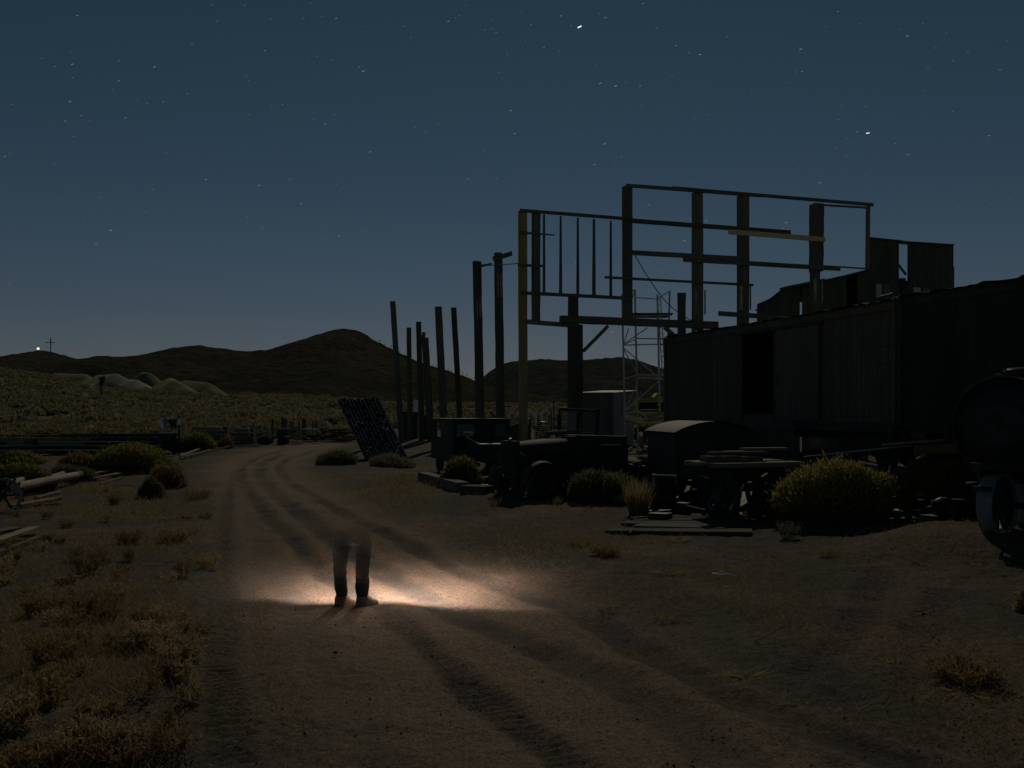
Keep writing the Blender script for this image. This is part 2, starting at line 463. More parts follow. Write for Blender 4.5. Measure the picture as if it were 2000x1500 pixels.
def polydist(x, y, line):
    best = np.full(x.shape, 1e9); along = np.zeros(x.shape); acc = 0
    for (x0, y0), (x1, y1) in zip(line[:-1], line[1:]):
        dx, dy = x1 - x0, y1 - y0; L = math.hypot(dx, dy)
        t = np.clip(((x - x0) * dx + (y - y0) * dy) / (L * L), 0, 1)
        d = np.hypot(x - x0 - t * dx, y - y0 - t * dy)
        k = d < best
        best = np.where(k, d, best); along = np.where(k, acc + t * L, along)
        acc += L
    return best, along

ys = np.r_[[-60, -25, -8, 0, 2.5, 4], np.arange(4.6, 9, .033), np.arange(9, 16, .042), np.arange(16, 30, .1), np.arange(30, 60, .3), np.arange(60, 330, 3.), np.geomspace(335, 9000, 36)]
ss = np.linspace(-1, 1, 470)
ext = np.array([1.15, 1.5, 2.2, 4, 8, 20])
srow = np.r_[-ext[::-1], ss, ext]
W = np.where(ys < 4, 6.0, ys * .60 + 1.2)
W = np.where(ys > 330, np.maximum(W, 200), W)
X = srow[None, :] * W[:, None]
Y = np.repeat(ys[:, None], len(srow), 1)
Z = H(X, Y)
near = 1 - sstep(35, 60, Y)
rut = np.zeros_like(Z)
wob = vnoise(X * 1.3, Y * 1.3, 5) * .12
fade = np.clip(.45 + .8 * (vnoise(X * .5 + 9, Y * .5, 8) + .5) + .6 * vnoise(X * 1.9, Y * 1.9, 18), .45, 1.3)
for line, w, dep, tread in TRACKS:
    msk = (Y < 62) & (Y > 3)
    d, al = polydist(X[msk], Y[msk], line)
    d = d + wob[msk]
    q = d / w
    prof = -np.exp(-q ** 4) + .38 * np.exp(-((q - 1.55) / .5) ** 2)
    dz = dep * .68 * prof * fade[msk]
    if tread:
        dz += .017 * np.exp(-(d / (w * 1.1)) ** 6) * np.sin(al * 2 * math.pi / .13 + d * 9)
    Z[msk] += dz * (1 - .7 * np.exp(-(((X[msk] - G(690, 1177).x - .6) / 2.6) ** 2 + ((Y[msk] - G(690, 1177).y - .7) / 1.7) ** 2)))
    rut[msk] = np.maximum(rut[msk], np.exp(-(q * .9) ** 4) * fade[msk] * min(1, dep * 18))
msk = Y < 62
PGX, PGY = G(690, 1177).x, G(690, 1177).y
calm = 1 - .7 * np.exp(-(((X - PGX - .6) / 2.6) ** 2 + ((Y - PGY - .7) / 1.7) ** 2))
Z += near * calm * (.05 * vnoise(X * .9, Y * .9, 1) + .045 * vnoise(X * 2.6, Y * 2.6, 2) + .015 * vnoise(X * 7, Y * 7, 3) + .018 * vnoise(X * 15, Y * 15, 4) * (.5 + vnoise(X * 1.1, Y * 1.1, 31) + .5) + .014 * vnoise(X * 29, Y * 29, 14))
road = np.zeros_like(Z)
d, _ = polydist(X[msk], Y[msk], ROADC)
halfw = 2.1
road[msk] = np.exp(-((d + wob[msk] * 4) / halfw) ** 4)
Z += -.05 * road
nr, nc = Z.shape
me = bpy.data.meshes.new('ground')
me.vertices.add(nr * nc); me.vertices.foreach_set('co', np.stack([X, Y, Z], 2).astype(np.float32).ravel())
i = np.arange(nr - 1)[:, None] * nc + np.arange(nc - 1)[None]
q = np.stack([i, i + 1, i + nc + 1, i + nc], 2).reshape(-1, 4)
me.loops.add(q.size); me.loops.foreach_set('vertex_index', q.astype(np.int32).ravel())
me.polygons.add(len(q)); me.polygons.foreach_set('loop_start', (np.arange(len(q)) * 4).astype(np.int32))
me.polygons.foreach_set('use_smooth', np.ones(len(q), bool))
for nm, arr in (('road', road), ('rut', rut)):
    a = me.attributes.new(nm, 'FLOAT', 'POINT'); a.data.foreach_set('value', arr.astype(np.float32).ravel())
me.materials.append(SOIL); me.update(calc_edges=True)
ground = bpy.data.objects.new('ground', me); COL.objects.link(ground); tag(ground, kind='structure')

# ================================================================== HILLS
def ridge(name, prof, D0, front, mat, back=260, rough=1.0, seed=3):
    us = np.arange(prof[0][0], prof[-1][0] + 1, 4.0)
    vs = np.interp(us, [p[0] for p in prof], [p[1] for p in prof])
    kern = np.ones(7) / 7
    vs = np.convolve(np.pad(vs, 3, 'edge'), kern, 'valid')
    ts = np.r_[np.linspace(-1, 0, 46), np.linspace(0.06, 1, 10)]
    verts = []
    zr = CH - (vs - HZ) / K * D0
    U, T = np.meshgrid(us, ts)
    Zr = np.repeat(zr[None], len(ts), 0)
    Dd = D0 + np.where(T < 0, T * front, T * back)
    Xx = (U - 1000) / K * D0 * (1 + .25 * (Dd - D0) / D0)
    base = H(np.clip(Xx, -170, 400), np.minimum(Dd, 330)) - 4
    a = np.abs(T)
    shape = np.where(T < 0, (1 - a) ** 1.25 * .75 + .25 * (.5 + .5 * np.cos(math.pi * a)), 1 - a ** 1.3)
    Zz = base + (Zr - base) * shape
    gul = vnoise(Xx * .035, Dd * .012, seed) * 8 + vnoise(Xx * .1, Dd * .05, seed + 1) * 2.6 + vnoise(Xx * .3, Dd * .2, seed + 2) * 1.2
    Zz += gul * rough * np.clip(a * 4, 0, 1) * np.clip((1 - a) * 3, 0, 1)
    Zz += np.where(a < .01, vnoise(Xx * .4, Dd, seed + 5) * 1.0 * rough, 0)
    n, c = Zz.shape
    me = bpy.data.meshes.new(name)
    me.from_pydata(np.stack([Xx, Dd, Zz], 2).reshape(-1, 3).tolist(), [], [(r * c + k, r * c + k + 1, (r + 1) * c + k + 1, (r + 1) * c + k) for r in range(n - 1) for k in range(c - 1)])
    me.polygons.foreach_set('use_smooth', [True] * len(me.polygons)); me.materials.append(mat); me.update()
    o = bpy.data.objects.new(name, me); COL.objects.link(o); tag(o, kind='structure')
    return o

HILLM = mat_hill('brown_hillside', [(.3, (.028, .034, .027)), (.5, (.045, .044, .034)), (.72, (.075, .064, .05))], .012)
MESAM = mat_hill('far_mesa', [(.3, (.03, .04, .038)), (.55, (.045, .05, .045)), (.8, (.065, .065, .055))], .006)
main_prof = [(-500, 760), (-260, 735), (-120, 712), (-40, 703), (0, 697), (40, 690), (75, 684), (110, 690), (150, 700), (185, 708), (235, 706), (270, 697), (310, 685), (355, 677), (385, 674), (430, 680), (470, 685), (520, 684),
             (560, 672), (600, 660), (640, 648), (668, 642), (692, 644), (712, 651), (722, 660), (760, 680), (800, 699), (850, 717), (900, 733), (950, 752), (1010, 768), (1100, 782), (1300, 792), (1700, 800)]
ridge('hills', main_prof, 640, 290, HILLM, seed=11)
mesa_prof = [(700, 800), (850, 770), (930, 743), (958, 727), (966, 716), (985, 708), (1020, 705), (1060, 701), (1110, 704), (1140, 704), (1170, 700), (1215, 697), (1250, 705), (1280, 716), (1330, 730), (1420, 745), (1600, 770), (1900, 760), (2300, 780)]
ridge('mesa', mesa_prof, 1150, 420, MESAM, 400, 1.2, seed=21)

# mine dumps at the foot of the hills
def dump(label, ua, va, ub, vb, D, mat, Db=None, slope=.66, seed=0):
    """spoil tongue: a crest line with sides at the angle of repose"""
    Db = Db or D
    a, b = P(ua, va, D), P(ub, vb, Db)
    rad = 16.0
    xs = np.linspace(min(a.x, b.x) - rad, max(a.x, b.x) + rad, 90); ys_ = np.linspace(min(D, Db) - rad, max(D, Db) + rad, 60)
    X_, Y_ = np.meshgrid(xs, ys_)
    dx, dy = b.x - a.x, b.y - a.y; L2_ = dx * dx + dy * dy + 1e-6
    tt = np.clip(((X_ - a.x) * dx + (Y_ - a.y) * dy) / L2_, 0, 1)
    dd = np.hypot(X_ - a.x - tt * dx, Y_ - a.y - tt * dy)
    dd = dd * (1 + .25 * vnoise(X_ * .16 + seed * 7, Y_ * .16, 70 + seed)) + .5 * vnoise(X_ * .5, Y_ * .5, 80 + seed)
    zz = a.z + (b.z - a.z) * tt - slope * np.sqrt(dd * dd + 1.0) + slope
    zz = np.maximum(zz, H(X_, Y_) - 1.5)
    n_, c_ = X_.shape
    m = MB(); m.add(np.stack([X_, Y_, zz], 2).reshape(-1, 3).tolist(), [(r * c_ + k, r * c_ + k + 1, (r + 1) * c_ + k + 1, (r + 1) * c_ + k) for r in range(n_ - 1) for k in range(c_ - 1)])
    tag(m.build('tailings_pile', mat, smooth=True), label, 'mine dump', 'mine dumps at the foot of the hills')

dump('flat-topped pale grey mine dump behind the joshua tree', 192, 733, 226, 730, 300, TAIL, 292, seed=1)
dump('small grey-buff mine dump sloping down right of the flat grey one', 254, 741, 266, 742, 288, TAIL, 284, seed=2)
dump('sharp-crested ochre mine dump in the middle of the slope', 334, 738, 342, 743, 296, TAILY, 285, seed=3)
dump('long low ochre mine dump, rightmost on the slope', 362, 743, 404, 747, 300, TAILY, 290, seed=4)
dump('flat dull mine dump farthest left beyond the brush', 110, 729, 165, 731, 312, TAILY, 306, seed=5)
dump('tiny orange-buff mine dump high above the others', 278, 727, 290, 728, 335, TAILY, 333, slope=1.0, seed=6)

# ================================================================== SAGEBRUSH SLOPE
def in_view(x, y):
    return 1000 + x / y * K
protos = []
for k in range(6):
    leaf = (L_SAGE, L_SAGE2, L_SAGE)[k % 3]
    b = bush_blades(.62, .6, .55, 620, .13, 100 + k, .45 if k % 3 != 1 else .05, 6, 2.2)
    o = blades_mesh('sagebrush', *b[:4], b[4], [leaf, L_SAGE if k % 3 else L_YEL, L_DRY])
    COL.objects.unlink(o); protos.append(o)
cand = []
tries = 0
while len(cand) < 3700 and tries < 60000:
    tries += 1
    y = 62 * (330 / 62) ** (rng.random() ** .75)
    u = rng.uniform(-420, 1330)
    x = (u - 1000) / K * y
    if u > 700 and y < 85: continue
    if u > 470 and y < 66: continue
    if 140 < u < 470 and y > 262: continue
    if u > 650 and rng.random() < .35: continue
    cl = vnoise(np.array([x * .06]), np.array([y * .03]), 40)[0]
    if cl < -.22 and rng.random() < .7: continue
    cand.append((x, y, u))
cand.sort(key=lambda c: c[1])
seen = [c for c in cand if c[2] > -30]; indiv = seen[:270]; near_set = set(indiv); rest = [c for c in cand if c not in near_set]
zone = lambda u: 'far left' if u < 160 else ''
for x, y, u in indiv:
    p = protos[random.randrange(6)]
    o = p.copy(); COL.objects.link(o)
    s = random.uniform(1.0, 1.9)
    o.location = (x, y, hz(x, y) - .05); o.rotation_euler = (0, 0, random.uniform(0, 6.28)); o.scale = (s * 1.15, s * 1.15, s * random.uniform(.75, 1.1))
    tag(o, 'rounded low sagebrush scattered on the brushy slope below the hills', 'shrub', 'sagebrush on the slope')
B, Dr, Wd, Ti, Mi = [], [], [], [], []
small = [bush_blades(.62, .6, .52, n, .17, 300 + k, .3, 5, 3.6) for k, n in enumerate((130, 110, 140, 120))]
for x, y, u in rest:
    b = small[random.randrange(4)]; s = random.uniform(1.0, 2.3); a = random.uniform(0, 6.28)
    rot = np.array([[math.cos(a), -math.sin(a), 0], [math.sin(a), math.cos(a), 0], [0, 0, random.uniform(.75, 1.1)]]) * s
    B.append(b[0] @ rot.T + np.array([x, y, hz(x, y) - .05])); Dr.append(b[1] @ rot.T); Wd.append(b[2] @ rot.T * 1.3)
    off = random.uniform(-.4, .4)
    Ti.append(np.clip(b[3] + off, 0, 1)); Mi.append(np.where(b[4] == 2, 2, np.where(b[4] == 1, 0, 1 if random.random() < .55 else 0)))
o = blades_mesh('distant_sagebrush', np.vstack(B), np.vstack(Dr), np.vstack(Wd), np.concatenate(Ti), np.concatenate(Mi), [L_SAGE, L_SAGE2, L_DRY])
tag(o, 'distant sagebrush covering the upper slope', 'brush', kind='stuff')

# small joshua trees
def joshua(p, hgt, seed, label, detail=True, group=None):
    g = random.Random(seed)
    t = thing('joshua_tree', label, 'joshua tree', p, group) if detail else None
    trunk = MB(); tips = []
    def limb(a, d, ln, r, lev):
        mid = a + d * ln * .5 + V((g.uniform(-.1, .1), g.uniform(-.1, .1), .04)) * ln
        e = a + d * ln
        trunk.tube([a, mid, e], r, 6, r2=r * .75)
        if lev == 0: tips.append((e, d)); return
        for k in range(g.choice((2, 3))):
            an = g.uniform(0, 6.28)
            nd = (d + V((math.cos(an), math.sin(an), g.uniform(-.1, .5))) * .8).normalized()
            limb(e, nd, ln * g.uniform(.45, .7), r * .75, lev - 1)
        if lev < 2: tips.append((e, d))
    limb(V(p), V((g.uniform(-.15, .15), 0, 1)).normalized(), hgt * .42, hgt * .045, 2 if detail else 1)
    bs, ds = [], []
    for e, d in tips:
        for k in range(70 if detail else 16):
            v = V((g.gauss(0, 1), g.gauss(0, 1), g.gauss(.3, 1))).normalized()
            bs.append(e - d * g.uniform(0, .16) * hgt); ds.append(v * hgt * g.uniform(.07, .13))
    bs, ds = np.array(bs), np.array(ds)
    wd = unit(np.cross(ds, rng.normal(size=ds.shape))) * hgt * .011 * (1 if detail else 2.2)
    if detail:
        trunk.build('trunk', W_DARK, t)
        blades_mesh('crown', bs - np.array(p), ds, wd, rng.random(len(bs)), np.zeros(len(bs), int), [L_JOSH], parent=t)
        return t
    o = trunk.build('joshua_tree', [W_DARK, L_JOSH])
    me = o.data
    o2 = blades_mesh('crown', bs - np.array(o.location), ds, wd, rng.random(len(bs)), np.zeros(len(bs), int), [L_JOSH], parent=o)
    return tag(o, label, 'joshua tree', group)

joshua(drop(P(196, 778, 190)), 5.6, 5, 'dark joshua tree standing alone on the slope before the pale mine dumps')
gp = 'joshua trees along the hill ridge'
for k, (u, v) in enumerate([(742, 670), (752, 675), (763, 681), (781, 689), (791, 694), (846, 715), (853, 717), (868, 722), (876, 724), (882, 726), (890, 729), (897, 731), (904, 733), (912, 736), (919, 738), (926, 741)]):
    p = P(u, v + 1.2, 636)
    joshua(p, random.uniform(2.2, 4.0), 60 + k, 'tiny joshua tree silhouetted on the right flank of the main hill', False, gp)
for k, (u, v) in enumerate([(128, 694), (163, 703), (197, 707), (278, 694)]):
    joshua(P(u, v + 1.2, 636), random.uniform(1.8, 3.0), 90 + k, 'tiny joshua tree silhouetted on the low left hill ridge', False, 'joshua trees along the low left ridge')

# lamp on the left hill, power poles
lp = P(75, 690, 632)
t = thing('hilltop_lamp', 'bright lamp glowing on top of the left hill', 'lamp', lp)
MB().tube([lp - V((0, 0, 1)), lp + V((0, 0, 2.2))], .1, 8).build('pole', W_DARK, t)
c = P(74.5, 681, 632)
MB().box(lp + V((0, 0, 2.25)), (.3, 0, 0), (0, .3, 0), (0, 0, .06)).build('housing', BLACKM, t)
b = MB().lathe(c, (0, 0, 1), [(max(.001, .8 * math.sin(a)), .8 * -math.cos(a)) for a in np.linspace(0.02, math.pi - .02, 9)], 16)
b.build('bulb', mat_emit('lit_bulb', (1, .82, .52), 1.5), t, True)

for (u, vt, vb, D, w, lab) in [(99, 660, 725, 300, .3, 'tall power pole with a crossarm rising above the left hill'), (82, 693, 727, 330, .22, 'short faint power pole just left of the tall one')]:
    p = drop(P(u, vb, D)); top = P(u, vt, D)
    t = thing('utility_pole', lab, 'utility pole', p)
    MB().tube([p - V((0, 0, 1)), V((p.x, p.y, top.z))], w * .75, 8, r2=w * .5).build('pole', W_DARK, t)
    z = top.z - .16 * 9
    MB().beam(V((p.x - 1.3, p.y - .2, z)), V((p.x + 1.3, p.y - .2, z)), .16, .2).build('crossarm', W_DARK, t)
    for dx in (-1.1, 1.1):
        MB().tube([V((p.x + dx, p.y - .2, z + .1)), V((p.x + dx, p.y - .2, z + .32))], .06, 6).build('insulator', GALV, t)

# ================================================================== BIG TIMBER FRAME
FS = .35
def Df(u): return (38 - FS * .44) / (1 - FS * (u - 1000) / K)
def Pf(u, v, off=0.0):
    D = Df(u); p = P(u, v, D)
    return p + FN * off
FDIR = V((1, FS, 0)).normalized(); FN = V((FS, -1, 0)).normalized()    # FN faces the camera
root = thing('timber_trestle', 'tall skeleton frame of weathered posts and beams behind the boxcar', 'timber frame', drop(Pf(1225, 800)))
def fpost(u0, v0, u1, v1, wpx, name='post', mat=None, off=0.0, thick=None, tap=None, ground_=False, seg=8, jit=.05):
    a, b = Pf(u0, v0, off), Pf(u1, v1, off)
    if ground_: b.z = hz(b.x, b.y) - .3
    s = Df(u0) / K; w = wpx * s
    return MB().beam(b, a, w * (tap or 1), thick or w, side=FDIR, seg=seg, jit=jit, w2=w).build(name, mat or W_DARK, root)
def fbeam(u0, v0, u1, v1, wpx, name='beam', mat=None, off=.22, thick=.09, w2=None, seg=10, jit=.05):
    a, b = Pf(u0, v0, off), Pf(u1, v1, off)
    return MB().beam(a, b, wpx * Df(u0) / K, thick, side=V((0, 0, 1)), seg=seg, jit=jit, w2=(w2 or wpx) * Df(u1) / K).build(name, mat or W_DARKH, root)
fpost(1020.5, 412, 1022, 862, 14, mat=W_YEL, ground_=True)
fpost(1030.5, 416, 1031, 576, 4, off=-.2, thick=.09, jit=.03)
fpost(1047, 415, 1046.5, 634, 13.5)
fpost(1119.5, 578, 1119.5, 900, 15.5, ground_=True)
fpost(1115, 636, 1115, 900, 9, off=-.05, ground_=True)
fpost(1132.5, 634, 1132.5, 900, 10, off=-.02, ground_=True)
fpost(1225, 364, 1225.5, 900, 15, ground_=False) if False else fpost(1225, 364, 1225.5, 630, 15)
fpost(1362, 376, 1362.5, 900, 16.5, ground_=True)
fpost(1451.5, 383, 1450.5, 900, 17.5, ground_=True)
fpost(1595, 399, 1594, 530, 20)
fpost(1591.5, 526, 1591, 900, 14, ground_=True)
fpost(1695.5, 403, 1694, 527, 6, mat=W_LUM, thick=.14)
for u, v0, v1, w0, w1 in [(1062.5, 419, 572, 3.5, 5), (1095, 422, 574, 3, 6), (1128.5, 425, 576, 3, 5.5), (1160, 428, 578, 4, 7), (1193, 431, 580, 3, 5)]:
    fpost(u, v0, u, v1, w0, 'stud', thick=.06, tap=w1 / w0, off=.0, seg=5, jit=.04)
fbeam(1012, 413, 1218, 429, 6)
fbeam(1219, 364.5, 1480, 384, 6.5)
fbeam(1310, 368.5, 1701, 401, 6, off=.14)
fbeam(1607, 401, 1697, 406.5, 3.5, 'rail', W_LUM, off=.05)
fbeam(1228, 433, 1538, 456, 8.5)
fbeam(1416, 455, 1602, 470, 9, 'fresh_board', W_PALE, off=.3, jit=.02)
fbeam(1231, 495, 1457, 508, 9)
fbeam(1327, 509, 1631, 527, 8.5, off=.33)
fbeam(1600, 519.5, 1692, 525.5, 2.5, 'rail', off=.1)
fbeam(1177, 543, 1465, 558, 4.5)
fbeam(1013, 573, 1226, 584, 6.5)
fbeam(1024, 629, 1122, 637, 9, off=.18)
fbeam(1089, 625, 1391, 637, 14, 'main_beam', off=.36, thick=.3)
fbeam(1398, 613, 1530, 622, 9)
fbeam(1012, 456, 1080, 461, 5, 'broken_board', w2=1.5)
fbeam(1008, 519, 1055, 521, 4.5, 'broken_board')
fbeam(1187, 637, 1139, 686, 6, 'brace', off=.0, thick=.12)
fbeam(1298, 639, 1318, 657, 7, 'brace', off=.0, thick=.12)
for u, v0, v1, w in [(1355, 568, 616, 5), (1372, 568, 615, 2), (1442.5, 559, 607, 5), (1460.5, 560, 606, 2), (1586.5, 545, 591, 5), (1600, 546, 592, 3)]:
    fpost(u, v0, u, v1, w, 'splice_plank', W_SCAR, off=.2, thick=.06, seg=6, jit=.12)
cb = MB(); a, b = Pf(1233, 500, .3), Pf(1352, 631, .3)
cb.tube([a.lerp(b, k / 8) - V((0, 0, .5 * math.sin(math.pi * k / 8))) for k in range(9)], .018, 5)
tag(cb.build('cable', BLACKM), 'thin sagging cable slung down across the timber frame and scaffold', 'cable')

# lone timber stub behind the boxcar
p = P(1331, 640, 37); g0 = drop(p)
tag(MB().beam(g0 - V((0, 0, .3)), P(1331.5, 571, 37), .27, .27, seg=10, jit=.12, side=V((1, 0, 0))).build('timber_post', W_DARK), 'stubby rough-topped post poking up behind the left end of the boxcar', 'post')

# ================================================================== ROW OF STANDING TIMBERS
posts = [
    (767, 589, 784, 856, 10, 62, 'leftmost tall timber, leaning, beside the perforated steel panel'),
    (798.5, 640, 801, 857, 8.5, 64, 'slim upright timber just right of the leftmost leaning one'),
    (817.5, 629, 824, 857, 9.5, 63, 'slightly leaning timber with a bright edge, third from the left'),
    (830, 660, 842, 857, 12, 63, 'short thick timber with a narrow stub on its top'),
    (856, 599, 868, 850, 12.5, 56, 'thick leaning timber standing behind the left truck cab window'),
    (886, 601, 900, 850, 9.5, 57, 'slanted timber with an angled top between two thick ones'),
    (931.5, 511, 938, 846, 14.5, 47, 'tall thick timber with pale ladder-like scars, left of the pair'),
    (973, 494, 978, 846, 14, 46, 'tallest standing timber with a broken crosspiece at its top'),
]
pobj = []
for (u0, v0, u1, v1, w, D, lab) in posts:
    a, b = P(u0, v0, D), P(u1, v1, D)
    d = (b - a); b2 = a + d * ((a.z - hz(b.x, b.y) + .3) / (a.z - b.z))
    t = thing('timber_post', lab, 'post', drop(b2), 'row of standing timbers')
    wd = w * D / K
    MB().beam(b2, a, wd * 1.06, wd, side=V((1, .25, 0)), seg=14, jit=.05, w2=wd * .97).build('post', W_DARK, t)
    pobj.append((t, a, b2, wd))
t, a, b2, wd = pobj[3]
MB().beam(a - V((.12, 0, .1)), P(828, 649, 63), .22, .2, side=V((1, 0, 0)), seg=3, jit=.06).build('stub', W_DARK, t)
def at_v(a, b, v, D):
    z = CH - (v - HZ) / K * D; f = (a.z - z) / (a.z - b.z); return a.lerp(b, f)
for idx, v0, v1, D in ((6, 581, 624, 47), (7, 536, 582, 46)):
    t, a, b2, wd = pobj[idx]
    for dx, wv in ((-.02, .05), (.11, .05), (.17, .03)):
        q0, q1 = at_v(a, b2, v0, D), at_v(a, b2, v1, D)
        o_ = V((dx, -wd / 2 - .03, 0)) if dx < .15 else V((wd / 2 + .01, -wd / 2 - .02, 0))
        MB().beam(q1 + o_, q0 + o_, wv, .05, side=V((1, 0, 0)), seg=12, jit=.3).build('scarred_strip', W_SCAR, t)
t, a, b2, wd = pobj[7]
MB().beam(P(963, 506, 45.6), P(1000, 495, 45.6), .2, .12, side=V((0, 0, 1)), seg=6, jit=.15).build('crosspiece', W_DARKH, t)
t, a, b2, wd = pobj[6]
MB().beam(P(938, 520, 46.6), P(960, 515, 46.4), .12, .07, side=V((0, 0, 1)), seg=5, jit=.2, w2=.06).build('broken_lath', W_DARKH, t)
tag(MB().tube([P(940, 519, 46.7), P(975, 517.5, 43), P(1013, 514.5, 38.3)], .02, 5).build('wire', BLACKM), 'thin wire strung from the tall scarred timbers to the frame', 'wire')

# junk between the standing timbers
def junk_box(name, u0, u1, v0, v1, D, mat, label, cat, dep=.5, lean=0.0):
    s = D / K; a, b = P(u0, v1, D), P(u1, v0, D)
    zb = hz((a.x + b.x) / 2, D)
    z0 = min(a.z, b.z); m = MB(); w = b.x - a.x
    t = thing(name, label, cat, V(((a.x + b.x) / 2, D + dep / 2, zb)))
    c = V(((a.x + b.x) / 2, D + dep / 2, (zb + b.z) / 2)); hh = (b.z - zb) / 2
    MB().box(c, (w / 2, lean, 0), (-lean, dep / 2, 0), (0, 0, hh)).build('body', mat, t)
    for k in range(3):
        z = zb + (b.z - zb) * (.15 + .35 * k)
        MB().box(V((c.x, D - .02, z)), (w / 2 + .015, lean, 0), (0, .03, 0), (0, 0, .035)).build('band', RUST, t)
    MB().box(V((c.x, c.y, b.z + .02)), (w / 2 + .03, lean, 0), (-lean, dep / 2 + .03, 0), (0, 0, .02)).build('lid', mat, t)
    return t
junk_box('machine_crate', 787, 815, 806, 850, 66, RUST, 'dark boxy machine between the second and third standing timbers', 'machine', 1.0)
junk_box('machine_crate', 826, 838, 812, 852, 66, BLACKM, 'narrow dark cabinet behind the short thick timber', 'cabinet', .7)
tag(MB().beam(G(806, 852, .12), G(818, 852, .12), .12, .1).build('plank', W_LUM), 'pale plank lying between the feet of the standing timbers', 'plank')
tag(MB().beam(P(808, 797, 75), P(817, 797, 75), 1.3, .06, side=V((0, 0, 1))).build('sign_board', WHITEP), 'small pale board showing between the second and third timbers', 'board')

# ================================================================== PERFORATED STEEL PANEL
bl, br = G(715, 896), G(795, 896)
Dp = bl.y
tl, tr = P(660, 781, Dp + 1.0), P(738, 778, Dp + 1.0)
bl, br = V((bl.x, bl.y, bl.z)), V((br.x, br.y, br.z))
t = thing('steel_panel', 'leaning perforated steel panel propped up beside the dirt road', 'steel panel', (bl + br) / 2)
ncol, nrow = 11, 26
def pq(s_, t_): return (bl.lerp(br, s_)).lerp(tl.lerp(tr, s_), t_)
nrm = (br - bl).cross(tl - bl).normalized()
if nrm.y > 0: nrm = -nrm
m = MB()
for i_ in range(ncol + 1):
    s_ = i_ / ncol
    for hh, wv in ((0, .10),):
        a, b = pq(s_, 0), pq(s_, 1 + .03 * math.sin(i_ * 7))
        m.beam(a, b, wv, .05, side=(br - bl), seg=8, jit=.04)
m.build('rib', RUST, t)
m = MB()
for i_ in range(ncol):
    for k in range(nrow):
        if random.random() < .06: continue
        t0 = (k + .5 * (i_ % 2)) / nrow
        a, b = pq((i_ + .08) / ncol, t0), pq((i_ + .92) / ncol, t0)
        m.beam(a + nrm * .02, b + nrm * .02, .15, .02, side=(tl - bl))
for i_ in range(ncol + 1):
    for k in range(nrow):
        if random.random() < .25: continue
        t0 = (k + .5 * (i_ % 2) + .2) / nrow
        a, b = pq((i_ + .03) / ncol, t0), pq((i_ + .03) / ncol, t0 + .55 / nrow)
        m.beam(a + nrm * .05, b + nrm * .05, .035, .012, side=(br - bl), m=1)  # white strips paint the skylit slot lips as bright dashes
m.build('slotted_web', [RUST, WHITEP], t)
pr0, pr1 = G(704, 880), pq(0.02, .62)
MB().beam(pr0 + V((0, 1.6, 0)), pr1 - nrm * .06, .1, .1).build('prop', W_DARK, t)
MB().beam(G(745, 880) + V((0, 1.9, 0)), pq(.6, .62) - nrm * .06, .1, .1).build('prop', W_DARK, t)

